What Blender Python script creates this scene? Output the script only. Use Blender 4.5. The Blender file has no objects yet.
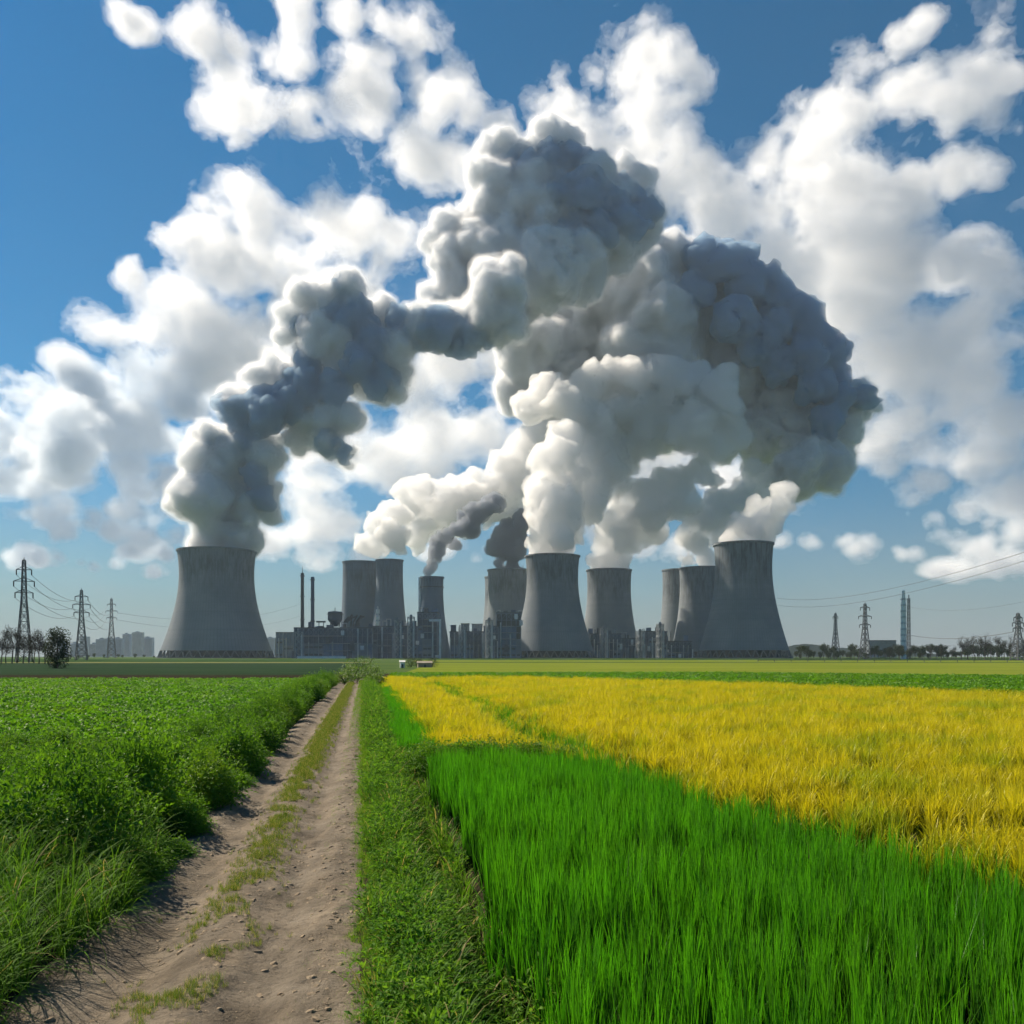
import bpy, math, random
import numpy as np
from mathutils import Vector

random.seed(7)
RNG = np.random.default_rng(11)
SC = bpy.context.scene
COL = SC.collection
R = math.radians

# ---------------------------------------------------------------- camera
F = 887.0            # focal length in picture widths * 1024
HZ = 656.0           # row of the horizon
EYE = 3.0            # eye height in metres
cam_d = bpy.data.cameras.new('camera')
cam_d.sensor_width = 36.0
cam_d.lens = 36.0 * F / 1024.0
cam_d.shift_y = (HZ - 512.0) / 1024.0
cam_d.clip_start = 0.1
cam_d.clip_end = 60000.0
cam = bpy.data.objects.new('camera', cam_d)
cam.location = (0, 0, EYE)
cam.rotation_euler = (R(90), 0, 0)
COL.objects.link(cam)
SC.camera = cam

# ---------------------------------------------------------------- render settings
SC.view_settings.view_transform = 'Standard'
SC.view_settings.look = 'None'
SC.view_settings.gamma = 1.0
SC.view_settings.exposure = 0.8
SC.render.engine = 'CYCLES'
cy = SC.cycles
cy.use_denoising = True
cy.max_bounces = 12
cy.diffuse_bounces = 3
cy.glossy_bounces = 2
cy.transmission_bounces = 4
cy.volume_bounces = 10
cy.transparent_max_bounces = 48
cy.sample_clamp_indirect = 6.0
cy.use_adaptive_sampling = True
cy.adaptive_threshold = 0.05

# ---------------------------------------------------------------- sun
SUN_AZ = (-0.788, 0.616)       # where the sun stands, seen from above
SUN_EL = 43.0
_n = math.hypot(*SUN_AZ)
SUND = Vector((SUN_AZ[0] / _n * math.cos(R(SUN_EL)), SUN_AZ[1] / _n * math.cos(R(SUN_EL)), math.sin(R(SUN_EL))))
sun_l = bpy.data.lights.new('sun', 'SUN')
sun_l.energy = 5.0
sun_l.angle = R(0.5)
sun_l.color = (1.0, 0.87, 0.70)
sun = bpy.data.objects.new('sun', sun_l)
sun.rotation_euler = (-SUND).to_track_quat('-Z', 'Y').to_euler()
COL.objects.link(sun)
# ---------------------------------------------------------------- helpers
def px(u, v, d):
    """world point at distance d along +Y for a direction (u, v)"""
    return Vector(((u - 512.0) / F * d, d, EYE + (HZ - v) / F * d))


def tag(o, label=None, cat=None, group=None, kind=None):
    if label: o['label'] = label
    if cat: o['category'] = cat
    if group: o['group'] = group
    if kind: o['kind'] = kind
    return o


def link(name, me, mat=None, parent=None, loc=None):
    o = bpy.data.objects.new(name, me)
    COL.objects.link(o)
    if mat is not None:
        for m in (mat if isinstance(mat, (list, tuple)) else [mat]):
            me.materials.append(m)
    if parent is not None: o.parent = parent
    if loc is not None: o.location = loc
    return o


def empty(name, loc=(0, 0, 0), rz=0.0):
    o = bpy.data.objects.new(name, None)
    o.empty_display_size = 0.5
    o.location = loc
    o.rotation_euler = (0, 0, rz)
    COL.objects.link(o)
    return o


def mesh_np(name, verts, faces, smooth=False, mat_index=None):
    """mesh out of numpy arrays; faces is an (n, 3) or (n, 4) array"""
    verts = np.ascontiguousarray(verts, dtype=np.float32)
    faces = np.ascontiguousarray(faces, dtype=np.int32)
    k = faces.shape[1]
    me = bpy.data.meshes.new(name)
    me.vertices.add(len(verts))
    me.vertices.foreach_set('co', verts.ravel())
    me.loops.add(faces.size)
    me.loops.foreach_set('vertex_index', faces.ravel())
    me.polygons.add(len(faces))
    me.polygons.foreach_set('loop_start', np.arange(0, faces.size, k, dtype=np.int32))
    if smooth:
        me.polygons.foreach_set('use_smooth', np.ones(len(faces), dtype=bool))
    if mat_index is not None:
        me.polygons.foreach_set('material_index', np.ascontiguousarray(mat_index, dtype=np.int32))
    me.update(calc_edges=True)
    return me


class MB:
    """collects boxes, bars, tubes and lathes into ONE mesh"""
    def __init__(s):
        s.v, s.f = [], []

    def quadbox(s, p):               # p: eight corners, bottom four then top four
        n = len(s.v)
        s.v += [tuple(q) for q in p]
        for a in ((0, 3, 2, 1), (4, 5, 6, 7), (0, 1, 5, 4), (1, 2, 6, 5), (2, 3, 7, 6), (3, 0, 4, 7)):
            s.f.append(tuple(n + i for i in a))

    def box(s, x0, x1, y0, y1, z0, z1):
        s.quadbox([(x0, y0, z0), (x1, y0, z0), (x1, y1, z0), (x0, y1, z0), (x0, y0, z1), (x1, y0, z1), (x1, y1, z1), (x0, y1, z1)])

    def bar(s, a, b, w, w2=None):
        a, b = Vector(a), Vector(b)
        d = (b - a)
        if d.length < 1e-6: return
        d.normalize()
        up = Vector((0, 0, 1)) if abs(d.z) < 0.95 else Vector((1, 0, 0))
        x = d.cross(up).normalized(); y = d.cross(x)
        w2 = w if w2 is None else w2
        P = []
        for c, ww in ((a, w), (b, w2)):
            for i, j in ((-1, -1), (1, -1), (1, 1), (-1, 1)):
                P.append(c + x * (i * ww / 2) + y * (j * ww / 2))
        s.quadbox(P)

    def tube(s, pts, rad, n=8, cap=True):
        pts = [Vector(p) for p in pts]
        if not isinstance(rad, (list, tuple)): rad = [rad] * len(pts)
        base = len(s.v)
        for i, p in enumerate(pts):
            d = (pts[min(i + 1, len(pts) - 1)] - pts[max(i - 1, 0)]).normalized()
            up = Vector((0, 0, 1)) if abs(d.z) < 0.9 else Vector((0, 1, 0))
            x = d.cross(up).normalized(); y = d.cross(x)
            for k in range(n):
                a = 2 * math.pi * k / n
                s.v.append(tuple(p + x * (math.cos(a) * rad[i]) + y * (math.sin(a) * rad[i])))
        for i in range(len(pts) - 1):
            for k in range(n):
                a = base + i * n + k; b = base + i * n + (k + 1) % n
                s.f.append((a, b, b + n, a + n))
        if cap:
            s.f.append(tuple(base + k for k in range(n))[::-1])
            s.f.append(tuple(base + (len(pts) - 1) * n + k for k in range(n)))

    def lathe(s, prof, n=48, c=(0, 0, 0)):
        base = len(s.v)
        for r, z in prof:
            for k in range(n):
                a = 2 * math.pi * k / n
                s.v.append((c[0] + r * math.cos(a), c[1] + r * math.sin(a), c[2] + z))
        for i in range(len(prof) - 1):
            for k in range(n):
                a = base + i * n + k; b = base + i * n + (k + 1) % n
                s.f.append((a, b, b + n, a + n))

    def build(s, name, mat=None, parent=None, smooth=False, loc=None):
        me = bpy.data.meshes.new(name)
        me.from_pydata(s.v, [], s.f)
        if smooth:
            for p in me.polygons: p.use_smooth = True
        me.update()
        return link(name, me, mat, parent, loc)


# ---- numpy gradient noise
_PERM = np.random.default_rng(3).permutation(256).astype(np.int32)
_GRAD = np.random.default_rng(4).normal(size=(256, 3)).astype(np.float32)
_GRAD /= np.linalg.norm(_GRAD, axis=1, keepdims=True)


def perlin(P):
    P = np.asarray(P, dtype=np.float32)
    i = np.floor(P).astype(np.int32); f = P - i
    w = f * f * f * (f * (f * 6 - 15) + 10)
    out = None
    def g(dx, dy, dz):
        h = _PERM[(i[..., 0] + dx) & 255]
        h = _PERM[(h + i[..., 1] + dy) & 255]
        h = _PERM[(h + i[..., 2] + dz) & 255]
        G = _GRAD[h]
        return G[..., 0] * (f[..., 0] - dx) + G[..., 1] * (f[..., 1] - dy) + G[..., 2] * (f[..., 2] - dz)
    x0 = g(0, 0, 0) + w[..., 0] * (g(1, 0, 0) - g(0, 0, 0)); x1 = g(0, 1, 0) + w[..., 0] * (g(1, 1, 0) - g(0, 1, 0))
    y0 = x0 + w[..., 1] * (x1 - x0)
    x0 = g(0, 0, 1) + w[..., 0] * (g(1, 0, 1) - g(0, 0, 1)); x1 = g(0, 1, 1) + w[..., 0] * (g(1, 1, 1) - g(0, 1, 1))
    y1 = x0 + w[..., 1] * (x1 - x0)
    return (y0 + w[..., 2] * (y1 - y0)) * 1.5


def fbm(P, oct=4, gain=0.5):
    P = np.asarray(P, dtype=np.float32)
    s = 0; a = 1.0
    for k in range(oct):
        s = s + a * perlin(P * (2.0 ** k) + 17.3 * k); a *= gain
    return s


class NT:
    """small node-tree writer"""
    def __init__(s, nt):
        s.nt = nt; s.nt.nodes.clear()

    def n(s, typ, ins=None, **props):
        nd = s.nt.nodes.new(typ)
        for k, v in props.items(): setattr(nd, k, v)
        for k, v in (ins or {}).items():
            sock = nd.inputs[k]
            if isinstance(v, bpy.types.NodeSocket): s.nt.links.new(v, sock)
            else: sock.default_value = v
        return nd

    def math(s, op, a, b=0.0, c=0.0, clamp=False):
        nd = s.n('ShaderNodeMath', {0: a, 1: b, 2: c}, operation=op, use_clamp=clamp)
        return nd.outputs[0]

    def vm(s, op, a, b=(0, 0, 0), out=0):
        nd = s.n('ShaderNodeVectorMath', {0: a, 1: b}, operation=op)
        return nd.outputs[out]

    def ramp(s, fac, stops, interp='LINEAR'):
        nd = s.n('ShaderNodeValToRGB', {0: fac})
        cr = nd.color_ramp; cr.interpolation = interp
        while len(cr.elements) < len(stops): cr.elements.new(0.5)
        for e, (p, c) in zip(cr.elements, stops):
            e.position = p
            e.color = (*c, 1.0) if isinstance(c, (tuple, list)) and len(c) == 3 else ((c, c, c, 1.0) if not isinstance(c, (tuple, list)) else c)
        return nd.outputs[0]

    def mix(s, fac, a, b, blend='MIX'):
        nd = s.n('ShaderNodeMix', data_type='RGBA', blend_type=blend)
        for idx, v in ((0, fac), (6, a), (7, b)):
            if isinstance(v, bpy.types.NodeSocket): s.nt.links.new(v, nd.inputs[idx])
            elif idx and len(v) == 3: nd.inputs[idx].default_value = (*v, 1.0)
            else: nd.inputs[idx].default_value = v
        return nd.outputs[2]

    def noise(s, vec, scale, detail=4.0, rough=0.5, dist=0.0, out=0):
        nd = s.n('ShaderNodeTexNoise', {'Scale': scale, 'Detail': detail, 'Roughness': rough, 'Distortion': dist})
        if vec is not None: s.nt.links.new(vec, nd.inputs['Vector'])
        return nd.outputs[out]

    def mapr(s, v, a, b, c=0.0, d=1.0, smooth=False):
        nd = s.n('ShaderNodeMapRange', {0: v, 1: a, 2: b, 3: c, 4: d}, interpolation_type='SMOOTHSTEP' if smooth else 'LINEAR')
        return nd.outputs[0]


def new_mat(name):
    m = bpy.data.materials.new(name)
    m.use_nodes = True
    return m, NT(m.node_tree)
# ---------------------------------------------------------------- sky: Nishita air with a procedural cloud deck on the dome of directions
world = bpy.data.worlds.new('World')
SC.world = world
world.use_nodes = True
def build_sky():
    t = NT(world.node_tree)
    tc = t.n('ShaderNodeTexCoord')
    d = t.vm('NORMALIZE', tc.outputs['Generated'])
    sky = t.n('ShaderNodeTexSky', sky_type='NISHITA', sun_disc=False, sun_elevation=R(SUN_EL), sun_rotation=math.atan2(SUN_AZ[0], SUN_AZ[1]))
    sky.air_density = 1.0; sky.dust_density = 0.4; sky.ozone_density = 3.0
    hs = t.n('ShaderNodeHueSaturation', {'Hue': 0.472, 'Saturation': SKY_SAT, 'Value': 1.0, 'Color': sky.outputs[0]})
    sep = t.n('ShaderNodeSeparateXYZ', {0: d})
    z = sep.outputs[2]
    air = t.mix(1.0, hs.outputs[0], (SKY_STR * 0.08, SKY_STR * 0.96, SKY_STR * 1.22), 'MULTIPLY')
    # thin high wisps: flatter towards the horizon
    den = t.math('ADD', t.math('MAXIMUM', z, -0.05), 0.30)
    q = t.vm('MULTIPLY', t.vm('DIVIDE', d, t.n('ShaderNodeCombineXYZ', {0: den, 1: den, 2: den}).outputs[0]), (1.0, 1.0, 1.9))
    n0 = t.noise(q, 3.4, 7.0, 0.60, 0.0)
    n1 = t.noise(q, 1.1, 2.0, 0.5)
    a = t.mapr(t.math('ADD', n0, t.math('MULTIPLY', n1, 0.8)), 1.0, 1.35, 0.0, 0.35, smooth=True)
    wcol = t.mix(t.mapr(z, 0.0, 0.25), (0.22, 0.25, 0.28), (0.36, 0.40, 0.45))
    col = t.mix(a, air, wcol)
    # air thickens to a grey band above the horizon
    hz = t.mapr(z, -0.02, HZ_TOP, HZ_AMT, 0.0, smooth=True)
    col = t.mix(hz, col, HZ_COL)
    bg = t.n('ShaderNodeBackground', {'Color': col, 'Strength': 1.0})
    o = t.n('ShaderNodeOutputWorld')
    t.nt.links.new(bg.outputs[0], o.inputs[0])

SKY_SAT = 2.3
SKY_STR = 0.034
HZ_COL = (0.20, 0.215, 0.227)
HZ_AMT = 0.97
HZ_TOP = 0.23
build_sky()
world.cycles.sampling_method = 'MANUAL'
world.cycles.sample_map_resolution = 512
# ---------------------------------------------------------------- materials of the land
SLOPE = 0.166        # the track runs off to the left: t = x + SLOPE * y is constant along it


def leaf_mat(name, c1, c2, trans=0.5, tcol=None, gloss=0.05, rough=0.5, height=None, c_low=None, patch=None, straw=None):
    """foliage: colour varies from plant to plant and leaf to leaf; thin leaves let light through"""
    m, t = new_mat(name)
    oi = t.n('ShaderNodeObjectInfo')
    geo = t.n('ShaderNodeNewGeometry')
    f = t.math('ADD', t.math('MULTIPLY', oi.outputs['Random'], 0.55), t.math('MULTIPLY', geo.outputs['Random Per Island'], 0.45))
    col = t.mix(f, c1, c2)
    if patch:
        wn = t.noise(geo.outputs['Position'], patch[0], 3.0, 0.6)
        col = t.mix(t.mapr(wn, patch[1], patch[2], 0, patch[4] if len(patch) > 4 else 1, smooth=True), col, patch[3])
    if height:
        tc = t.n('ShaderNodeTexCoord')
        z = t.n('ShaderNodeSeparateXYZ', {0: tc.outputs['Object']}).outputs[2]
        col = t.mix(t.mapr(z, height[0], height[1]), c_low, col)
    if straw is not None:
        col = t.mix(t.math('GREATER_THAN', geo.outputs['Random Per Island'], straw), col, (0.34, 0.29, 0.12))
    df = t.n('ShaderNodeBsdfDiffuse', {'Color': col})
    tcl = t.mix(1.0, col, tcol or (1.5, 1.45, 0.8), 'MULTIPLY')
    tr = t.n('ShaderNodeBsdfTranslucent', {'Color': tcl})
    mx = t.n('ShaderNodeMixShader', {0: trans, 1: df.outputs[0], 2: tr.outputs[0]})
    gl = t.n('ShaderNodeBsdfGlossy', {'Color': (0.9, 0.9, 0.9, 1), 'Roughness': rough})
    m2 = t.n('ShaderNodeMixShader', {0: gloss, 1: mx.outputs[0], 2: gl.outputs[0]})
    o = t.n('ShaderNodeOutputMaterial')
    t.nt.links.new(m2.outputs[0], o.inputs[0])
    return m


def rough_mat(name, c1, c2, scale=1.0, detail=6.0, bump=0.0, bscale=None, rough=0.9, c3=None, coord='Object', stretch=(1, 1, 1), lo=0.35, hi=0.65, bdist=0.05):
    m, t = new_mat(name)
    tc = t.n('ShaderNodeTexCoord')
    v = t.vm('MULTIPLY', tc.outputs[coord], stretch)
    n = t.noise(v, scale, detail, 0.6)
    col = t.mix(t.mapr(n, lo, hi), c1, c2)
    if c3:
        n3 = t.noise(v, scale * 0.17, 4.0, 0.6)
        col = t.mix(t.mapr(n3, 0.5, 0.68), col, c3)
    b = t.n('ShaderNodeBsdfPrincipled', {'Base Color': col, 'Roughness': rough})
    b.inputs['Specular IOR Level'].default_value = 0.0
    if bump:
        bn = t.noise(v, bscale or scale * 3, 6.0, 0.65)
        bp = t.n('ShaderNodeBump', {'Strength': bump, 'Distance': bdist, 'Height': bn})
        t.nt.links.new(bp.outputs[0], b.inputs['Normal'])
    o = t.n('ShaderNodeOutputMaterial')
    t.nt.links.new(b.outputs[0], o.inputs[0])
    return m


M_soil = rough_mat('field_soil', (0.020, 0.019, 0.012), (0.042, 0.036, 0.023), 1.3, bump=0.5, bscale=9)
M_far = rough_mat('far_ground', (0.045, 0.085, 0.03), (0.08, 0.115, 0.035), 0.02, stretch=(0.3, 1, 1))
M_pale = rough_mat('pale_field', (0.11, 0.15, 0.020), (0.16, 0.19, 0.03), 0.06, stretch=(0.25, 1, 1))
M_slate = rough_mat('slate_field', (0.018, 0.040, 0.022), (0.030, 0.052, 0.028), 0.10, stretch=(0.2, 1, 1))
M_dgreen = rough_mat('dark_green_field', (0.025, 0.055, 0.020), (0.04, 0.08, 0.025), 0.1, stretch=(0.2, 1, 1))
M_bgreen = rough_mat('bright_green_field', (0.06, 0.15, 0.02), (0.09, 0.2, 0.03), 0.1, stretch=(0.2, 1, 1))
M_olive = rough_mat('olive_strip', (0.14, 0.15, 0.06), (0.19, 0.19, 0.08), 0.1, stretch=(0.2, 1, 1))


def ground_z(t, y):
    """height of the open ground: ditch beside the rice, low bank under the roadside growth, bumps"""
    t = np.asarray(t, np.float32); y = np.asarray(y, np.float32)
    fade = np.clip((140 - y) / 60, 0, 1)
    P = np.stack([t - SLOPE * y, y, np.zeros_like(y)], -1)
    z = 0.05 * perlin(P / 2.3) + 0.02 * perlin(P / 0.6)
    wob = 0.12 * perlin(P / 3.1 + 5)
    z = z - 0.55 * np.exp(-((t - 1.08 + wob) / 0.28) ** 2) * np.clip((24 - y) / 3, 0, 1)
    z = z + 0.16 * np.exp(-((t + 4.4) / 1.1) ** 2)
    onp = np.clip((t + 3.2) / 0.25, 0, 1) * np.clip((-0.0 - t) / 0.25, 0, 1)
    z = z * (1 - onp) - 0.10 * onp
    return z * fade


def ground():
    ys = [-18.0, -8.0, -2.0, 1.5]
    while ys[-1] < 3950:
        y = ys[-1]; ys.append(y + max(0.12, min(y * 0.012, 1e9)) if y < 160 else y * 1.06)
    ys = np.array(ys, np.float32)
    tn = np.concatenate([np.arange(-7, 5.001, 0.1)])
    g = [0.2]
    while sum(g) < 2200: g.append(g[-1] * 1.22)
    g = np.cumsum(g)
    ts = np.concatenate([-7 - g[::-1], tn, 5 + g]).astype(np.float32)
    T, Y = np.meshgrid(ts, ys)
    Z = ground_z(T, Y)
    V = np.stack([T - SLOPE * Y, Y, Z], -1).reshape(-1, 3)
    nx = len(ts)
    i = np.arange(len(ys) - 1)[:, None] * nx + np.arange(nx - 1)[None, :]
    Fc = np.stack([i, i + 1, i + nx + 1, i + nx], -1).reshape(-1, 4)
    yc = V[Fc[:, 0], 1]
    me = mesh_np('ground', V, Fc, smooth=True, mat_index=(yc > 150).astype(np.int32))
    # behind the eye, flat
    o = link('ground', me, [M_soil, M_far])
    tag(o, kind='structure')
ground()


def sheet(name, pts, z, mat):
    me = bpy.data.meshes.new(name)
    me.from_pydata([(x, y, z) for x, y in pts], [], [tuple(range(len(pts)))])
    return tag(link(name, me, mat), kind='structure')


# far strips of farmland, each a sheet a little above the ground
sheet('far_field', [(-420, 140), (-24, 140), (-60, 372), (-900, 372)], 0.03, M_slate)
sheet('far_field', [(-900, 376), (-60, 376), (-70, 430), (-1000, 430)], 0.03, M_olive)
sheet('far_field', [(-1200, 434), (-72, 434), (-150, 900), (-2400, 900)], 0.03, M_dgreen)
sheet('far_field', [(-14, 106), (2, 107), (26, 80), (45, 50), (130, 60), (130, 130), (30, 142), (-18, 136)], 0.03, M_dgreen)
sheet('far_field', [(-18, 140), (30, 146), (135, 134), (260, 200), (420, 395), (-35, 395)], 0.03, M_pale)
sheet('far_field', [(-40, 400), (430, 400), (470, 440), (-44, 440)], 0.03, M_dgreen)
sheet('far_field', [(-50, 446), (480, 446), (620, 640), (-70, 640)], 0.03, M_pale)
sheet('far_field', [(-75, 646), (640, 646), (900, 900), (-100, 900)], 0.03, M_dgreen)


# ---------------------------------------------------------------- the farm track
def path_mat():
    m, t = new_mat('track_soil')
    tc = t.n('ShaderNodeTexCoord')
    P = tc.outputs['Object']
    n1 = t.noise(P, 1.1, 7.0, 0.62)
    n2 = t.noise(P, 16.0, 5.0, 0.65)
    n3 = t.noise(t.vm('MULTIPLY', P, (1.0, 0.22, 1.0)), 3.0, 5.0, 0.6)
    col = t.mix(t.mapr(n1, 0.35, 0.66), (0.10, 0.082, 0.060), (0.20, 0.170, 0.130))
    col = t.mix(t.mapr(n3, 0.45, 0.72, 0, 0.55), col, (0.27, 0.215, 0.15))
    col = t.mix(t.mapr(n2, 0.50, 0.75, 0, 0.65), col, (0.06, 0.048, 0.034))
    b = t.n('ShaderNodeBsdfPrincipled', {'Base Color': col, 'Roughness': 0.95})
    b.inputs['Specular IOR Level'].default_value = 0.15
    sp = t.n('ShaderNodeSeparateXYZ', {0: P})
    tt = t.math('ADD', t.math('ADD', sp.outputs[0], t.math('MULTIPLY', sp.outputs[1], SLOPE)), t.math('MULTIPLY', t.math('SUBTRACT', n1, 0.5), 0.35))
    r1 = t.mapr(t.math('ABSOLUTE', t.math('ADD', tt, 2.18)), 0.12, 0.42, 0.6, 0.0, smooth=True)
    r2 = t.mapr(t.math('ABSOLUTE', t.math('ADD', tt, 0.88)), 0.12, 0.40, 0.7, 0.0, smooth=True)
    col = t.mix(t.math('MULTIPLY', t.math('MAXIMUM', r1, r2), t.mapr(n2, 0.35, 0.6, 1.0, 0.55)), col, (0.30, 0.26, 0.205))
    n4 = t.noise(P, 38.0, 6.0, 0.7)
    n5 = t.noise(P, 7.0, 6.0, 0.6)
    h = t.math('ADD', t.math('MULTIPLY', n4, 0.4), n5)
    bp = t.n('ShaderNodeBump', {'Strength': 1.0, 'Distance': 0.05, 'Height': h})
    t.nt.links.new(bp.outputs[0], b.inputs['Normal'])
    o = t.n('ShaderNodeOutputMaterial'); t.nt.links.new(b.outputs[0], o.inputs[0])
    return m


def path_z(t, y):
    P = np.stack([t, np.asarray(y) * 0.6, np.zeros_like(t)], -1)
    rut = -0.11 * np.exp(-((t + 2.20) / 0.32) ** 2) - 0.10 * np.exp(-((t + 0.88) / 0.28) ** 2)
    ridge = 0.045 * np.exp(-((t + 1.52) / 0.28) ** 2)
    edge = -0.16 * (np.clip(-2.75 - t, 0, 9) + np.clip(t + 0.40, 0, 9))
    rough = 0.034 * perlin(P / 0.55) + 0.028 * perlin(P / 0.21 + 3) + 0.012 * np.abs(perlin(P / 0.09 + 7))
    return 0.03 + rut + ridge + edge + rough * (0.55 + 0.6 * np.clip(perlin(P / 1.7 + 11) + 0.3, 0, 1))


def dirt_path():
    ys = [2.0]
    while ys[-1] < 150: ys.append(ys[-1] + max(0.035, ys[-1] * 0.0045))
    ys = np.array(ys, np.float32)
    ts = np.arange(-3.35, 0.26, 0.04).astype(np.float32)
    T, Y = np.meshgrid(ts, ys)
    Z = path_z(T, Y)
    wob = 0.10 * perlin(np.stack([np.zeros_like(Y), Y / 6, np.zeros_like(Y)], -1))
    V = np.stack([T + wob - SLOPE * Y, Y, Z], -1).reshape(-1, 3)
    nx = len(ts)
    i = np.arange(len(ys) - 1)[:, None] * nx + np.arange(nx - 1)[None, :]
    Fc = np.stack([i, i + 1, i + nx + 1, i + nx], -1).reshape(-1, 4)
    tag(link('dirt_path', mesh_np('dirt_path', V, Fc, smooth=True), path_mat()), kind='structure')
dirt_path()


# ---------------------------------------------------------------- scattered growth
def scatter(name, protos, P, yaw, scl, tilt=None, idx=None):
    """one object of ground cover: copies of a few plant meshes set on points"""
    coll = bpy.data.collections.new(name + '_kinds')
    for i, (me, mat) in enumerate(protos):
        if mat.name not in [q.name for q in me.materials if q]: me.materials.clear(); me.materials.append(mat)
        ob = bpy.data.objects.new('%s_kind_%02d' % (name, i), me)
        coll.objects.link(ob)
    n = len(P)
    me = bpy.data.meshes.new(name)
    me.vertices.add(n)
    me.vertices.foreach_set('co', np.ascontiguousarray(P, np.float32).ravel())
    rot = np.zeros((n, 3), np.float32)
    rot[:, 2] = yaw
    if tilt is not None: rot[:, 0] = tilt[0]; rot[:, 1] = tilt[1]
    a = me.attributes.new('rot', 'FLOAT_VECTOR', 'POINT'); a.data.foreach_set('vector', rot.ravel())
    scl = np.asarray(scl, np.float32)
    if scl.ndim == 1: scl = np.repeat(scl[:, None], 3, 1)
    a = me.attributes.new('scl', 'FLOAT_VECTOR', 'POINT'); a.data.foreach_set('vector', np.ascontiguousarray(scl).ravel())
    if idx is None: idx = RNG.integers(0, len(protos), n)
    a = me.attributes.new('idx', 'INT', 'POINT'); a.data.foreach_set('value', np.ascontiguousarray(idx, np.int32))
    o = link(name, me)
    ng = bpy.data.node_groups.new(name + '_scatter', 'GeometryNodeTree')
    ng.interface.new_socket('Geometry', in_out='INPUT', socket_type='NodeSocketGeometry')
    ng.interface.new_socket('Geometry', in_out='OUTPUT', socket_type='NodeSocketGeometry')
    gi = ng.nodes.new('NodeGroupInput'); go = ng.nodes.new('NodeGroupOutput')
    ip = ng.nodes.new('GeometryNodeInstanceOnPoints')
    ci = ng.nodes.new('GeometryNodeCollectionInfo')
    ci.inputs['Collection'].default_value = coll
    ci.inputs['Separate Children'].default_value = True
    ci.inputs['Reset Children'].default_value = True
    def attr(nm, ty):
        nd = ng.nodes.new('GeometryNodeInputNamedAttribute'); nd.data_type = ty; nd.inputs['Name'].default_value = nm
        return nd.outputs[0]
    L = ng.links.new
    L(gi.outputs[0], ip.inputs['Points']); L(ci.outputs[0], ip.inputs['Instance'])
    ip.inputs['Pick Instance'].default_value = True
    L(attr('idx', 'INT'), ip.inputs['Instance Index'])
    e2r = ng.nodes.new('FunctionNodeEulerToRotation')
    L(attr('rot', 'FLOAT_VECTOR'), e2r.inputs[0]); L(e2r.outputs[0], ip.inputs['Rotation'])
    L(attr('scl', 'FLOAT_VECTOR'), ip.inputs['Scale'])
    L(ip.outputs[0], go.inputs[0])
    md = o.modifiers.new('scatter', 'NODES'); md.node_group = ng
    return tag(o, kind='stuff')


def blades(name, n, h, w, spread, bend, seed, segs=5, droop=0.0, hvar=0.25, base=0.04, fold=False, zmin=0.0):
    """a tuft of n tapering, bending blades"""
    rg = np.random.default_rng(seed)
    V, Fc = [], []
    for k in range(n):
        a = rg.uniform(0, 2 * math.pi); rr = base * math.sqrt(rg.uniform())
        p0 = np.array([rr * math.cos(a), rr * math.sin(a), zmin])
        az = rg.uniform(0, 2 * math.pi)
        L = h * rg.uniform(1 - hvar, 1 + hvar * 0.6)
        lean = abs(rg.normal()) * spread + (0.45 if rg.random() < 0.06 else 0); bd = bend * rg.uniform(0.4, 1.5)
        dirh = np.array([math.cos(az), math.sin(az), 0])
        fa = rg.uniform(0, math.pi); 
        side = np.array([math.cos(fa), math.sin(fa), 0]) if not fold else np.array([-math.sin(az), math.cos(az), 0])
        ang = lean; p = p0.copy(); b = len(V)
        for s in range(segs + 1):
            f = s / segs
            ww = w * (1 - f ** 1.7) * (0.65 + 0.35 * min(1, f * 4)) * rg.uniform(0.95, 1.05)
            V.append(p - side * ww / 2); V.append(p + side * ww / 2)
            ang = lean + bd * f ** 1.5 + droop * f ** 3
            p = p + (dirh * math.sin(ang) + np.array([0, 0, math.cos(ang)])) * (L / segs)
        for s in range(segs):
            i = b + 2 * s
            Fc.append((i, i + 1, i + 3, i + 2))
    return mesh_np(name, np.array(V), np.array(Fc))


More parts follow.
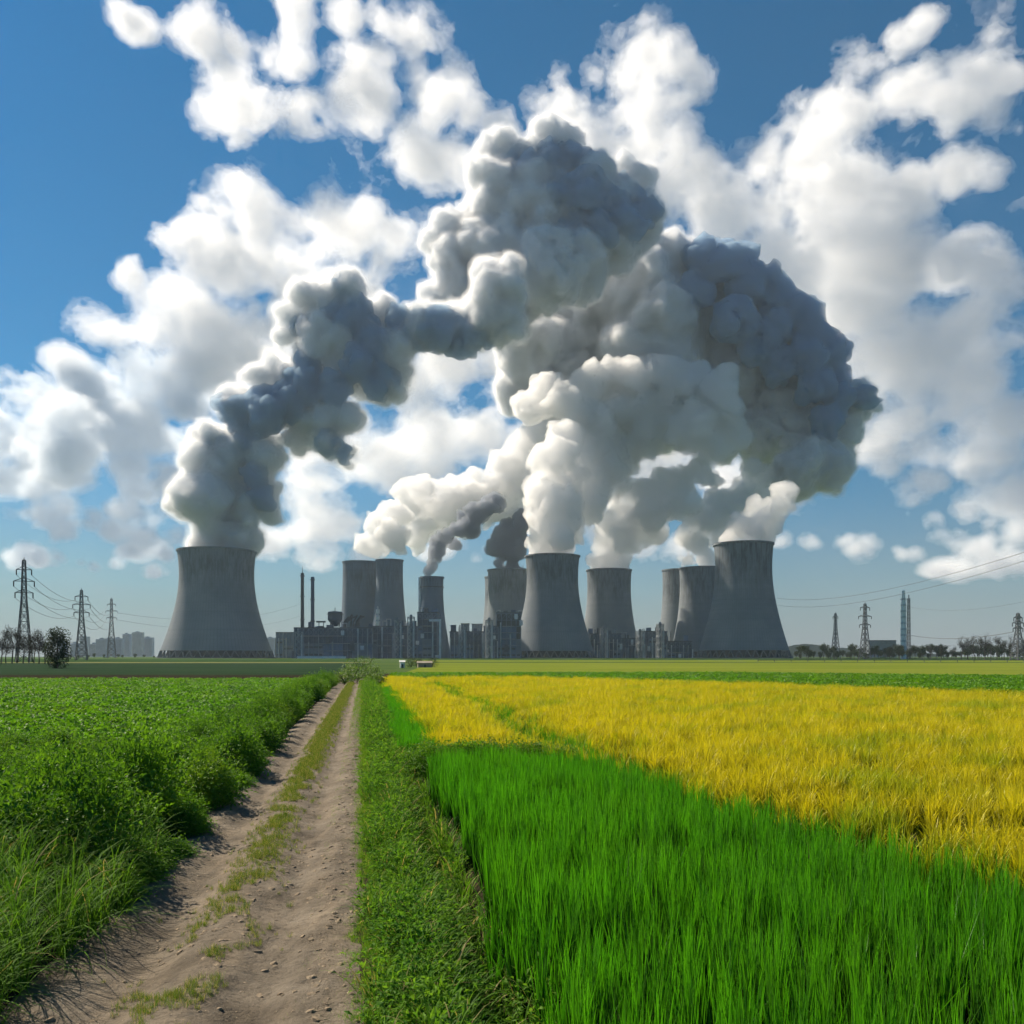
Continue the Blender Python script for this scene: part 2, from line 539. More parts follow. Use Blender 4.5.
def leaf_cloud(name, n, rx, rz, lw, ll, seed, zc=None, shell=0.55, up=0.5, lump=0.25, ztop=None):
    """leaves spread through a lumpy dome; each leaf two quads folded on its midrib"""
    rg = np.random.default_rng(seed)
    d = rg.normal(size=(n, 3)); d[:, 2] = np.abs(d[:, 2]) if zc is None else d[:, 2]
    d /= np.linalg.norm(d, axis=1, keepdims=True)
    rad = shell + (1 - shell) * rg.uniform(size=n) ** 0.6
    rad *= 1 + lump * perlin(d * 2.1 + seed * 3.3)
    c = d * rad[:, None] * np.array([rx, rx, rz])
    c[:, 2] += zc or 0.0
    az = rg.uniform(0, 2 * math.pi, n)
    out = d * 0.7 + np.stack([np.cos(az), np.sin(az), rg.uniform(-0.3, 0.7, n)], 1) * 0.8
    out /= np.linalg.norm(out, axis=1, keepdims=True)
    nrm = np.stack([rg.normal(size=n) * 0.6, rg.normal(size=n) * 0.6, np.full(n, up + 0.3)], 1) + d * 0.4
    side = np.cross(out, nrm); side /= np.linalg.norm(side, axis=1, keepdims=True) + 1e-6
    nn = np.cross(side, out)
    L = (ll * rg.uniform(0.6, 1.3, n))[:, None]; W = (lw * rg.uniform(0.6, 1.3, n))[:, None]
    base = c; mid = c + out * L * 0.5 - nn * 0.0; tip = c + out * L - nn * L * 0.25
    l = mid + side * W * 0.5 + nn * W * 0.22; r = mid - side * W * 0.5 + nn * W * 0.22
    V = np.stack([base, l, tip, r, mid], 1).reshape(-1, 3)
    i = (np.arange(n) * 5)[:, None]
    Fc = np.concatenate([i + np.array([[0, 4, 1]]), i + np.array([[4, 2, 1]]), i + np.array([[0, 3, 4]]), i + np.array([[3, 2, 4]])])
    return mesh_np(name, V, Fc)


def join_np(name, parts):
    V, Fs, off = [], [], 0
    for me in parts:
        co = np.zeros(len(me.vertices) * 3, np.float32); me.vertices.foreach_get('co', co)
        V.append(co.reshape(-1, 3))
        for p in me.polygons: Fs.append(tuple(off + i for i in p.vertices))
        off += len(me.vertices)
    m = bpy.data.meshes.new(name)
    m.from_pydata(np.concatenate(V).tolist(), [], Fs)
    return m


def in_poly(x, y, poly):
    c = np.zeros(len(x), bool)
    for (x0, y0), (x1, y1) in zip(poly, poly[1:] + poly[:1]):
        m = ((y0 > y) != (y1 > y)) & (x < (x1 - x0) * (y - y0) / ((y1 - y0) or 1e-9) + x0)
        c ^= m
    return c


def seen(x, y, m=1.12, pad=2.5):
    """keep what lies in or near the frame"""
    return (np.abs(x) < y * 0.577 * m + pad) & (y > 3.0)


def fill(poly, dens, y0=None, y1=None, falloff=None):
    """random points over a polygon; dens per m2, thinned with distance where falloff is given"""
    xs = [p[0] for p in poly]; ys = [p[1] for p in poly]
    A = (max(xs) - min(xs)) * (max(ys) - min(ys))
    n = int(A * dens)
    x = RNG.uniform(min(xs), max(xs), n); y = RNG.uniform(min(ys), max(ys), n)
    Q = np.stack([x, y, x * 0], 1)
    jx = (0.34 * perlin(Q / 1.6 + 3) + 0.2 * perlin(Q / 0.5 + 9)) * (0.6 + np.clip(y / 40, 0, 1.5)); jy = 0.45 * perlin(Q / 1.9 + 21) * (1 + np.clip(y / 25, 0, 2))
    k = in_poly(x + jx, y + jy, poly) & seen(x, y)
    if falloff is not None: k &= RNG.uniform(size=n) < np.clip(falloff / y, 0.0, 1.0)
    return x[k], y[k]


def on_ground(x, y, dz=0.0):
    return np.stack([x, y, ground_z(x + SLOPE * y, y) + dz], 1)


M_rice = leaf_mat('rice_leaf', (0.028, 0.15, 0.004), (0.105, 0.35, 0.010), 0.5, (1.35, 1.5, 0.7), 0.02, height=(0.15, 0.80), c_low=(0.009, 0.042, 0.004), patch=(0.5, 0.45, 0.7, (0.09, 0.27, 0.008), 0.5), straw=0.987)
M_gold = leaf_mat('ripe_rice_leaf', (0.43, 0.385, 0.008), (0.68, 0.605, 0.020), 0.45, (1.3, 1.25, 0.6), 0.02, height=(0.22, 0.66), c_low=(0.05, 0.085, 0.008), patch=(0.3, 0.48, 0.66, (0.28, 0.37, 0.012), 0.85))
M_grass = leaf_mat('grass_blade', (0.06, 0.17, 0.012), (0.15, 0.28, 0.025), 0.45, gloss=0.01, patch=(1.2, 0.52, 0.75, (0.20, 0.21, 0.05), 0.6), straw=0.95)
M_trackgrass = leaf_mat('dry_track_grass', (0.05, 0.12, 0.012), (0.14, 0.22, 0.03), 0.4, gloss=0.01, straw=0.84)
M_tall = leaf_mat('tall_grass_blade', (0.014, 0.062, 0.005), (0.15, 0.32, 0.022), 0.36, gloss=0.012, rough=0.6, straw=0.93)
M_weed = leaf_mat('weed_leaf', (0.035, 0.13, 0.012), (0.15, 0.29, 0.025), 0.45, gloss=0.008, rough=0.6, straw=0.97)
M_bank = leaf_mat('bank_leaf', (0.020, 0.085, 0.007), (0.15, 0.32, 0.018), 0.36, gloss=0.02, patch=(0.35, 0.52, 0.72, (0.16, 0.27, 0.018), 0.75))
M_soy = leaf_mat('leafy_crop_leaf', (0.040, 0.14, 0.008), (0.12, 0.28, 0.016), 0.42, gloss=0.02, rough=0.5, patch=(0.2, 0.45, 0.7, (0.13, 0.26, 0.012), 0.7))

# --- green rice
RICE = [(1.28 - SLOPE * 3, 3), (1.55 - SLOPE * 21.6, 21.6), (1.6, 21.3), (5.6, 8.6), (8.2, 0.5)]
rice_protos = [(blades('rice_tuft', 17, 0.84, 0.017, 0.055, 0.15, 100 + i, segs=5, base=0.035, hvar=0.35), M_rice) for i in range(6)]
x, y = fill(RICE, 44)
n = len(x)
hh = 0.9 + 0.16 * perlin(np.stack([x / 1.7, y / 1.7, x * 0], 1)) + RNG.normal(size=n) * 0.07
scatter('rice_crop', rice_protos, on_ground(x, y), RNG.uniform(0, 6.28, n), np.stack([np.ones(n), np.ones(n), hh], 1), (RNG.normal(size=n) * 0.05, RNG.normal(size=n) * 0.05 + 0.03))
# narrow wedge of young rice along the ripe field
WEDGE = [(0.95 - SLOPE * 25, 25), (1.65 - SLOPE * 80, 80), (2.0 - SLOPE * 80, 80), (2.0 - SLOPE * 25, 25)]
x, y = fill(WEDGE, 40)
n = len(x)
scatter('young_rice_crop', rice_protos, on_ground(x, y), RNG.uniform(0, 6.28, n), np.stack([np.full(n, 1.4), np.full(n, 1.4), np.full(n, 0.75)], 1))

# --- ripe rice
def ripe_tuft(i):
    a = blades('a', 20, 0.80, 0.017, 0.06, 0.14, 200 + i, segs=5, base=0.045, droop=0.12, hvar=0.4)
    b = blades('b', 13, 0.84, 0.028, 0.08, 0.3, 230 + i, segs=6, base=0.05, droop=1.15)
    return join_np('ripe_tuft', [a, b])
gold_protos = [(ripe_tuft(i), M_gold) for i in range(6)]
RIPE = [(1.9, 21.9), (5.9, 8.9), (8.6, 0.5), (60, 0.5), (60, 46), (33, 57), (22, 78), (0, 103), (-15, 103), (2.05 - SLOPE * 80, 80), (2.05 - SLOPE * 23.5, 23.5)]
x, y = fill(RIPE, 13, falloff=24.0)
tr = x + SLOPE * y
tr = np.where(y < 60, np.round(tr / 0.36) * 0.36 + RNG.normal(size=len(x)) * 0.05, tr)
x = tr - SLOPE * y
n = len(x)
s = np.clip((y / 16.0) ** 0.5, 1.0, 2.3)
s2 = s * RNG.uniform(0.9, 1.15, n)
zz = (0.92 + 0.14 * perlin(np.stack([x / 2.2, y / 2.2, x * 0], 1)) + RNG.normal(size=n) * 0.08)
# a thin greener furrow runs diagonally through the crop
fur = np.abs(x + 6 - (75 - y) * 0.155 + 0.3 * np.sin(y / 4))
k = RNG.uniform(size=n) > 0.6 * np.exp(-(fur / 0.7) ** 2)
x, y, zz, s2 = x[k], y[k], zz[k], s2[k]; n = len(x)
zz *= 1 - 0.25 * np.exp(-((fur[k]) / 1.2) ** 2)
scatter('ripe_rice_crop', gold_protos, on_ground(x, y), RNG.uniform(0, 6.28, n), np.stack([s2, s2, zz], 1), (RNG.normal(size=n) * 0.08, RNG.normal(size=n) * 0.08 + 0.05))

n = 600
y = 23 + 60 * RNG.uniform(size=n) ** 1.3; x = -6 + (75 - y) * 0.155 - 0.3 * np.sin(y / 4) + RNG.normal(size=n) * 0.5
scatter('furrow_grass', rice_protos, on_ground(x, y), RNG.uniform(0, 6.28, n), np.stack([np.full(n, 1.5), np.full(n, 1.5), RNG.uniform(0.55, 0.85, n)], 1))

# --- leafy crop on the left, in rows
soy_protos = [(leaf_cloud('leafy_plant', 80, 0.32, 0.42, 0.10, 0.145, 300 + i, shell=0.5, up=0.8), M_soy) for i in range(5)]
LEFT = [(-4.9 - SLOPE * 25, 25), (-4.9 - SLOPE * 104, 104), (-80, 104), (-80, 25)]
x, y = fill(LEFT, 7.0, falloff=34.0)
row = 0.62
tt = x + SLOPE * y
tt = np.round(tt / row) * row + RNG.normal(size=len(x)) * 0.07
x = tt - SLOPE * y
n = len(x)
s = np.clip((y / 30) ** 0.4, 1.0, 1.6) * RNG.uniform(0.8, 1.2, n)
scatter('leafy_crop', soy_protos, on_ground(x, y), RNG.uniform(0, 6.28, n), np.stack([s, s, RNG.uniform(0.85, 1.2, n)], 1))
# a strip of the same beyond the ripe rice
STRIP = [(-14, 106), (2, 107), (26, 80), (45, 50), (85, 56), (90, 100), (30, 140), (-18, 134)]
x, y = fill(STRIP, 2.2)
n = len(x)
scatter('far_leafy_crop', soy_protos, on_ground(x, y), RNG.uniform(0, 6.28, n), np.stack([np.full(n, 1.7), np.full(n, 1.7), RNG.uniform(1.0, 1.4, n)], 1))

# --- overgrown bank along the left of the track
bank_protos = [(join_np('bank_clump', [leaf_cloud('a', 620, 0.50, 0.55, 0.045, 0.10, 400 + i, zc=0.42, shell=0.30, lump=0.6), blades('b', 12, 0.98, 0.014, 0.35, 0.7, 440 + i, base=0.25, droop=0.6)]), M_bank) for i in range(5)]
ly = [11.8]
while ly[-1] < 102: ly.append(ly[-1] + RNG.uniform(0.9, 1.9) * (1 + ly[-1] / 90))
LX = []
for yy in ly:
    for q in range(3):
        big = RNG.uniform(0.8, 1.75) * (1.0 if q == 0 else 0.8)
        LX.append((-3.12 - 0.42 * big - q * 0.75 + RNG.normal() * 0.18, yy + RNG.normal() * 0.3, big))
for q in range(170):                      # rank growth fills the corner between the bank and the crop
    yy = RNG.uniform(11.5, 28); LX.append((RNG.uniform(-15.5, -4.9), yy, RNG.uniform(0.3, 0.95)))
for q in range(26):                      # low growth that spills to the wheel track
    yy = RNG.uniform(9.5, 30); LX.append((-3.05 + RNG.normal() * 0.12, yy, RNG.uniform(0.35, 0.6)))
P = []
for tc_, yc_, big in LX:
    for q in range(7):
        a_ = RNG.uniform(0, 6.28); r_ = 0.42 * big * math.sqrt(RNG.uniform())
        P.append((tc_ + r_ * math.cos(a_), yc_ + r_ * math.sin(a_), big * (1.0 - 0.5 * (r_ / 0.42 / big) ** 2) * RNG.uniform(0.85, 1.1)))
P = np.array(P, np.float32)
tt, y, hs = P[:, 0], P[:, 1], P[:, 2]
x = tt - SLOPE * y
k = seen(x, y); x, y, hs = x[k], y[k], hs[k]; n = len(x)
ww = RNG.uniform(0.6, 0.95, n) * np.clip(hs + 0.25, 0.6, 1.2)
scatter('roadside_weeds', bank_protos, on_ground(x, y), RNG.uniform(0, 6.28, n), np.stack([ww, ww, hs * np.where(y < 26, 1.15, 1.0)], 1))

# --- long arching grass, lower left
tall_protos = [(blades('tall_grass_tuft', 40, 1.10, 0.015, 0.55, 1.0, 500 + i, segs=8, base=0.12, droop=1.5, hvar=0.5, fold=True), M_tall) for i in range(5)]
n = 430
y = RNG.uniform(4.2, 12.6, n); tt = RNG.uniform(-7.6, -2.85, n) - 0.07 * np.clip(9 - y, 0, 9)
x = tt - SLOPE * y
k = seen(x, y); x, y = x[k], y[k]; n = len(x)
scatter('tall_grass', tall_protos, on_ground(x, y), RNG.uniform(0, 6.28, n), RNG.uniform(0.75, 1.15, n), (RNG.normal(size=n) * 0.1, RNG.normal(size=n) * 0.1 + 0.12))

# --- short grass: right verge, middle of the track, left edge
short_protos = [(blades('grass_tuft', 26, 0.17, 0.006, 0.40, 0.6, 600 + i, segs=3, base=0.07, hvar=0.5), M_grass) for i in range(5)]
n = 19000
y = 3.5 + 105 * RNG.uniform(size=n) ** 1.9
tt = -0.66 + 1.83 * RNG.uniform(size=n) ** 0.9
cl = perlin(np.stack([(tt - SLOPE * y) / 0.55, y / 0.8, y * 0], 1))
edge = 0.10 * perlin(np.stack([y / 1.1, y * 0, y * 0 + 4], 1)) - 0.05
k = (cl > -0.35 - 0.5 * np.clip(tt, 0, 1)) & (tt > edge - 0.56)
y, tt = y[k], tt[k]
x = tt - SLOPE * y
k = seen(x, y) & ~((y > 23) & (tt > 1.0)); x, y, tt = x[k], y[k], tt[k]; n = len(x)
s = RNG.uniform(0.6, 1.25, n) * np.clip((y / 12) ** 0.5, 1, 2.2) * np.clip(0.6 + tt, 0.55, 1.4)
scatter('verge_grass', short_protos, on_ground(x, y), RNG.uniform(0, 6.28, n), s)
n = 11000
y = 4.5 + 95 * RNG.uniform(size=n) ** 1.6
tt = -1.52 + RNG.normal(size=n) * np.where(y < 11, 0.26, 0.19) - 0.1 * (y < 9)
cl = perlin(np.stack([tt / 0.5, y / 0.9, y * 0 + 8], 1)) + 0.25 * perlin(np.stack([tt / 0.15, y / 0.15, y * 0 + 8], 1))
k = cl > np.where(y < 11, 0.10, np.where(y < 22, -0.22, -0.4))
y, tt = y[k], tt[k]
x = tt - SLOPE * y
n = len(x)
s = RNG.uniform(0.25, 0.55, n) * np.clip((y / 12) ** 0.5, 1, 1.7)
P = np.stack([x, y, path_z(tt.astype(np.float32), y.astype(np.float32)) - 0.005], 1)
scatter('track_grass', [(p[0].copy(), M_trackgrass) for p in short_protos], P, RNG.uniform(0, 6.28, n), s)

# --- leafy weeds and coarse grass along the ditch
weed_protos = [(join_np('weed_plant', [leaf_cloud('a', 90, 0.20, 0.24, 0.028, 0.068, 700 + i, zc=0.17, shell=0.3, lump=0.6, up=0.7), blades('b', 16, 0.46, 0.012, 0.5, 0.9, 720 + i, segs=6, base=0.10, droop=0.9, fold=True)]), M_weed) for i in range(5)]
n = 2400
y = 4.0 + 95 * RNG.uniform(size=n) ** 2.0
tt = 0.70 + RNG.normal(size=n) * 0.36
x = tt - SLOPE * y
k = seen(x, y) & (tt > 0.05) & (tt < np.where(y > 23, 0.95, 1.45)); x, y, tt = x[k], y[k], tt[k]; n = len(x)
s = RNG.uniform(0.45, 1.25, n) ** 1.3 * np.clip((y / 14) ** 0.4, 1, 1.7)
scatter('ditch_weeds', weed_protos, on_ground(x, y), RNG.uniform(0, 6.28, n), s)
coarse = [(blades('coarse_grass_tuft', 15, 0.62, 0.024, 0.45, 0.8, 740 + i, segs=7, base=0.07, droop=0.9, fold=True), M_tall) for i in range(4)]
n = 520
y = 3.8 + 22 * RNG.uniform(size=n) ** 1.3; tt = RNG.uniform(0.15, 1.0, n) ** 0.6 * 1.38
x = tt - SLOPE * y
scatter('coarse_grass', coarse, on_ground(x, y), RNG.uniform(0, 6.28, n), RNG.uniform(0.5, 1.15, n))
# rank growth on the bund between the two rice fields
n = 70
f = RNG.uniform(size=n)
x = -2.6 + f * 4.4 + RNG.normal(size=n) * 0.1; y = 22.6 + RNG.normal(size=n) * 0.25
scatter('bund_weeds', bank_protos, on_ground(x, y), RNG.uniform(0, 6.28, n), np.stack([RNG.uniform(0.6, 0.8, n), RNG.uniform(0.6, 0.8, n), RNG.uniform(0.75, 0.98, n) * np.clip(1.25 - f * 0.5, 0, 1)], 1))


# --- clods and pebbles on the track
def clod(i):
    bm_ = bpy.data.meshes.new('clod')
    rg = np.random.default_rng(800 + i)
    phi = (1 + 5 ** .5) / 2
    V = np.array([(-1, phi, 0), (1, phi, 0), (-1, -phi, 0), (1, -phi, 0), (0, -1, phi), (0, 1, phi), (0, -1, -phi), (0, 1, -phi), (phi, 0, -1), (phi, 0, 1), (-phi, 0, -1), (-phi, 0, 1)], float) / 1.9
    V *= rg.uniform(0.65, 1.2, (12, 1)); V *= np.array([1.2, 0.9, 0.55])
    Fc = [(0, 11, 5), (0, 5, 1), (0, 1, 7), (0, 7, 10), (0, 10, 11), (1, 5, 9), (5, 11, 4), (11, 10, 2), (10, 7, 6), (7, 1, 8), (3, 9, 4), (3, 4, 2), (3, 2, 6), (3, 6, 8), (3, 8, 9), (4, 9, 5), (2, 4, 11), (6, 2, 10), (8, 6, 7), (9, 8, 1)]
    bm_.from_pydata(V.tolist(), [], Fc)
    return bm_
M_clod = rough_mat('clod', (0.17, 0.13, 0.09), (0.34, 0.28, 0.2), 2.0)
n = 5000
y = 4.0 + 40 * RNG.uniform(size=n) ** 2.0
tt = np.where(RNG.uniform(size=n) < 0.45, -0.30 + RNG.normal(size=n) * 0.16, np.where(RNG.uniform(size=n) < 0.5, -1.5 + RNG.normal(size=n) * 0.35, RNG.uniform(-2.9, -0.1, n)))
x = tt - SLOPE * y
P = np.stack([x, y, path_z(tt.astype(np.float32), y.astype(np.float32)) - 0.004], 1)
scatter('clods', [(clod(i), M_clod) for i in range(5)], P, RNG.uniform(0, 6.28, n), 0.007 + 0.045 * RNG.uniform(size=n) ** 3.5)
# ---------------------------------------------------------------- concrete of the towers
def concrete_mat(name, c1, c2, stain=0.8, H=150.0):
    m, t = new_mat(name)
    tc = t.n('ShaderNodeTexCoord')
    P = tc.outputs['Object']
    sep = t.n('ShaderNodeSeparateXYZ', {0: P})
    ang = t.math('ARCTAN2', sep.outputs[1], sep.outputs[0])
    oi = t.n('ShaderNodeObjectInfo')
    seed = t.math('MULTIPLY', oi.outputs['Random'], 40.0)
    cyl = t.n('ShaderNodeCombineXYZ', {0: t.math('ADD', t.math('MULTIPLY', ang, 6.0), seed), 1: seed, 2: t.math('MULTIPLY', sep.outputs[2], 0.02)}).outputs[0]
    streak = t.noise(cyl, 2.2, 6.0, 0.65)
    big = t.noise(P, 0.02, 4.0, 0.6)
    # formwork lifts: rings about every 1.5 m read as a fine banding, wider casting bands over them
    lift = t.noise(t.n('ShaderNodeCombineXYZ', {0: 0.0, 1: seed, 2: sep.outputs[2]}).outputs[0], 0.22, 3.0, 0.7)
    col = t.mix(t.mapr(big, 0.35, 0.65), c1, c2)
    col = t.mix(t.mapr(lift, 0.40, 0.65, 0.0, 0.16), col, tuple(x * 0.72 for x in c1))
    rib = t.math('ABSOLUTE', t.math('SINE', t.math('MULTIPLY', ang, 48.0)))
    col = t.mix(t.mapr(rib, 0.0, 0.45, 0.32, 0.0), col, tuple(x * 0.55 for x in c1))
    top = t.mapr(sep.outputs[2], H * 0.45, H * 0.98)
    sm = t.math('MULTIPLY', t.mapr(streak, 0.47, 0.63), t.math('MULTIPLY', top, stain))
    col = t.mix(sm, col, (0.07, 0.075, 0.08))
    blot = t.noise(t.n('ShaderNodeCombineXYZ', {0: t.math('ADD', t.math('MULTIPLY', ang, 2.2), seed), 1: seed, 2: t.math('MULTIPLY', sep.outputs[2], 0.012)}).outputs[0], 2.4, 5.0, 0.7)
    bz = t.math('MULTIPLY', t.mapr(sep.outputs[2], H * 0.62, H * 0.78), t.mapr(sep.outputs[2], H * 0.96, H * 0.86))
    col = t.mix(t.math('MULTIPLY', t.mapr(blot, 0.46, 0.62, 0.0, 0.62), bz), col, (0.06, 0.07, 0.08))
    seam = t.math('LESS_THAN', t.math('FRACT', t.math('MULTIPLY', sep.outputs[2], 1 / 12.5)), 0.06)
    col = t.mix(t.math('MULTIPLY', seam, 0.15), col, tuple(x * 0.6 for x in c1))
    b = t.n('ShaderNodeBsdfPrincipled', {'Base Color': col, 'Roughness': 0.9})
    b.inputs['Specular IOR Level'].default_value = 0.2
    o = t.n('ShaderNodeOutputMaterial'); t.nt.links.new(b.outputs[0], o.inputs[0])
    return m


def flat_mat(name, col, rough=0.7, metal=0.0, var=0.25, scale=0.15):
    m, t = new_mat(name)
    tc = t.n('ShaderNodeTexCoord')
    n = t.noise(tc.outputs['Object'], scale, 5.0, 0.65)
    c = t.mix(t.mapr(n, 0.3, 0.7), tuple(x * (1 - var) for x in col), tuple(min(1, x * (1 + var)) for x in col))
    b = t.n('ShaderNodeBsdfPrincipled', {'Base Color': c, 'Roughness': rough, 'Metallic': metal})
    o = t.n('ShaderNodeOutputMaterial'); t.nt.links.new(b.outputs[0], o.inputs[0])
    return m


M_conc = concrete_mat('tower_concrete', (0.145, 0.172, 0.198), (0.21, 0.233, 0.253))
M_conc2 = concrete_mat('tower_concrete_blue', (0.105, 0.145, 0.20), (0.15, 0.185, 0.235), 0.4)
M_col = flat_mat('column_concrete', (0.10, 0.105, 0.11))
M_darkin = flat_mat('fill_pack', (0.008, 0.009, 0.010))  # near-black colour paints in the darkness inside the open tower foot
M_steel = flat_mat('dark_steel', (0.075, 0.085, 0.10), 0.6, 0.3)
M_lsteel = flat_mat('galvanised_steel', (0.36, 0.38, 0.40), 0.5, 0.5)
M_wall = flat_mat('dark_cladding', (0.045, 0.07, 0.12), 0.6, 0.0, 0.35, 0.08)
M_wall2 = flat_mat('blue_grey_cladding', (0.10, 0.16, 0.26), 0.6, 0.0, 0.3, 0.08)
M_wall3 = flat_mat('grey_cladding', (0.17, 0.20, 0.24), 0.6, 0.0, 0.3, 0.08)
M_frame = flat_mat('blue_frame', (0.17, 0.22, 0.29), 0.55, 0.2)
M_pale = flat_mat('pale_panel', (0.62, 0.63, 0.64), 0.6, 0.0, 0.3, 0.1)
M_white = flat_mat('white_paint', (0.8, 0.8, 0.78), 0.6, 0.0, 0.12)
M_glass = flat_mat('dark_window', (0.03, 0.04, 0.055), 0.2)
M_black = flat_mat('chimney_soot', (0.045, 0.05, 0.055), 0.8)
M_wire = flat_mat('cable', (0.09, 0.09, 0.09), 0.6)


def profile(rb, rt, H, zt, z0, n=40):
    b = (zt * H) / math.sqrt(max((rb / rt) ** 2 - 1, 0.01))
    return [(rt * math.sqrt(1 + ((z - zt * H) / b) ** 2), z) for z in [z0 + (H - z0) * i / n for i in range(n + 1)]]


def cooling_tower(label, u, d, vtop, half_base, half_throat, zt=0.80, legs=36, mat=None, loc_y=0.0, base=True, group='hyperbolic cooling towers'):
    k = d / F
    H = (HZ - vtop) * k + EYE
    rb, rt = half_base * k, half_throat * k
    root = empty('cooling_tower', ((u - 512) * k, d, 0))
    tag(root, label, 'cooling tower', group)
    mat = mat or M_conc
    z0 = H * (0.068 if legs else 0.0)
    pr = profile(rb, rt, H, zt, z0)
    m = MB(); m.lathe(pr + [(r - 0.9, z) for r, z in pr[::-1]] + [pr[0]], 96)
    m.build('shell', mat, root, smooth=True)
    r1 = pr[-1][0]
    m = MB(); m.lathe([(r1 + 0.02, H - 2.6), (r1 + 1.0, H - 2.2), (r1 + 1.0, H), (r1 - 1.2, H), (r1 - 1.2, H - 2.6), (r1 + 0.02, H - 2.6)], 96)
    m.build('rim', mat, root)
    if legs:
        r0 = pr[0][0] - 0.5
        b_ = r0 + 3.2
        m = MB(); m.lathe([(r0 - 9, 0.2), (r0 - 9, z0 + 3.0), (r0 - 16, z0 + 3.0)], 64); m.build('fill_pack', M_darkin, root)
        m = MB(); m.lathe([(b_ + 2.5, -0.5), (b_ + 2.5, 1.3), (b_ + 1.6, 1.3), (b_ + 1.6, -0.5)], 72); m.build('basin', M_col, root)
        for i in range(legs):
            a0 = 2 * math.pi * i / legs; da = math.pi / legs
            m = MB()
            top = (r0 * math.cos(a0), r0 * math.sin(a0), z0 + 0.3)
            for s in (-1, 1):
                m.bar((b_ * math.cos(a0 + s * da * .9), b_ * math.sin(a0 + s * da * .9), 0.4), top, 1.5, 1.2)
            m.build('column', M_col, root)
    return root, H


# front row
cooling_tower('lone blue-grey cooling tower at the left with a pale left edge', 217, 1243, 551, 56, 35.8, 0.78, 40)
cooling_tower('centre cooling tower with a tan sunlit left side and dark stains near its top', 552.4, 1304, 556, 43.5, 25.6, 0.79, 36)
cooling_tower('rightmost and nearest cooling tower of the right cluster, grey with a flared base', 743.5, 1167, 544, 46.5, 27.6, 0.80, 36)
# behind
cooling_tower('cooling tower behind the centre tower on its right, low buildings at its foot', 609, 1512, 570, 33, 21.6, 0.80, 24)
cooling_tower('cooling tower half hidden behind the nearest right tower, left side lit tan', 702, 1478, 568, 32, 21.8, 0.80, 24)
cooling_tower('farthest of the right cluster, a narrow sliver with a curved tan left edge', 683, 1600, 570, 28, 20.2, 0.82, 0)
cooling_tower('stained grey cooling tower left of the centre tower, behind the dark steel block', 509.5, 1500, 570, 32, 21.2, 0.82, 24)
cooling_tower('cooling tower mostly hidden, only its dark left edge showing at mid picture', 505.5, 1680, 577, 28, 20.4, 0.86, 0)
cooling_tower('broad dark blue tower standing left of the slim one, behind the boiler house', 360.5, 1420, 562, 22.5, 17.6, 0.90, 0, M_conc2)
cooling_tower('slim dark blue tower beside a pale ladder strip, behind the boiler house', 389.5, 1372, 560, 21.5, 13.3, 0.88, 0, M_conc2)
r, H = cooling_tower('short blue tower with a dark ring near its top and flared right foot', 432, 1300, 577, 19.5, 11.2, 0.84, 0, M_conc2)
m = MB(); k = 1300 / F; zz = (HZ - 588) * k + EYE; m.lathe([(11.3 * k + .05, zz), (11.3 * k + 1.1, zz), (11.3 * k + 1.1, zz + 1.6), (11.3 * k + .05, zz + 1.6)], 64); m.build('ring_gallery', M_steel, r)
m = MB(); m.box(-11.6 * k - 2.2, -11.6 * k + 1.2, -6, -3, 30, H - 1); m.build('lit_edge', M_pale, r)  # added pale strip: the sunlit left face put in as a shape
# the pale ladder strip up the slim tower
k = 1372 / F
ld = empty('stair_tower', px(377.6, 656, 1340)); ld.location.z = 0
tag(ld, 'narrow pale stair tower between the two dark blue towers', 'stair tower')
m = MB()
for i in range(4): m.box(-2.6, 2.6, 0, 4, 40 + i * 9, 46.5 + i * 9)
m.build('landing', M_pale, ld)
m = MB(); m.box(-1.2, 1.2, 1, 3, 0, 78); m.build('mast', M_lsteel, ld)


# ---------------------------------------------------------------- chimneys
def chimney(label, u, d, vtop, r0, r1, mat, tip=None):
    H = (HZ - vtop) * d / F + EYE
    root = empty('chimney', ((u - 512) / F * d, d, 0)); tag(root, label, 'chimney', 'thin stacks beside the boiler house')
    m = MB(); m.lathe([(r0, 0), (r1, H * 0.75), (r1, H), (r1 - 0.6, H), (r1 - 0.6, H * 0.9)], 24); m.build('shaft', mat, root, smooth=False)
    for f in (0.45, 0.72, 0.96):
        m = MB(); m.lathe([(r1 + 0.1, H * f), (r1 + 1.1, H * f), (r1 + 1.1, H * f + 1.2), (r1 + 0.1, H * f + 1.2)], 24); m.build('platform', M_steel, root)
    if tip:
        m = MB(); m.bar((0, 0, H - 0.5), (0, 0, H + tip), 0.9, 0.3); m.build('lightning_rod', M_steel, root)
    return root
chimney('left and darker of the two thin chimneys, a rod on its tip', 302.4, 1190, 573, 2.7, 2.2, M_black, 9)
chimney('right and shorter of the two thin chimneys, blue-grey', 312.6, 1210, 577, 2.8, 2.4, M_wall)


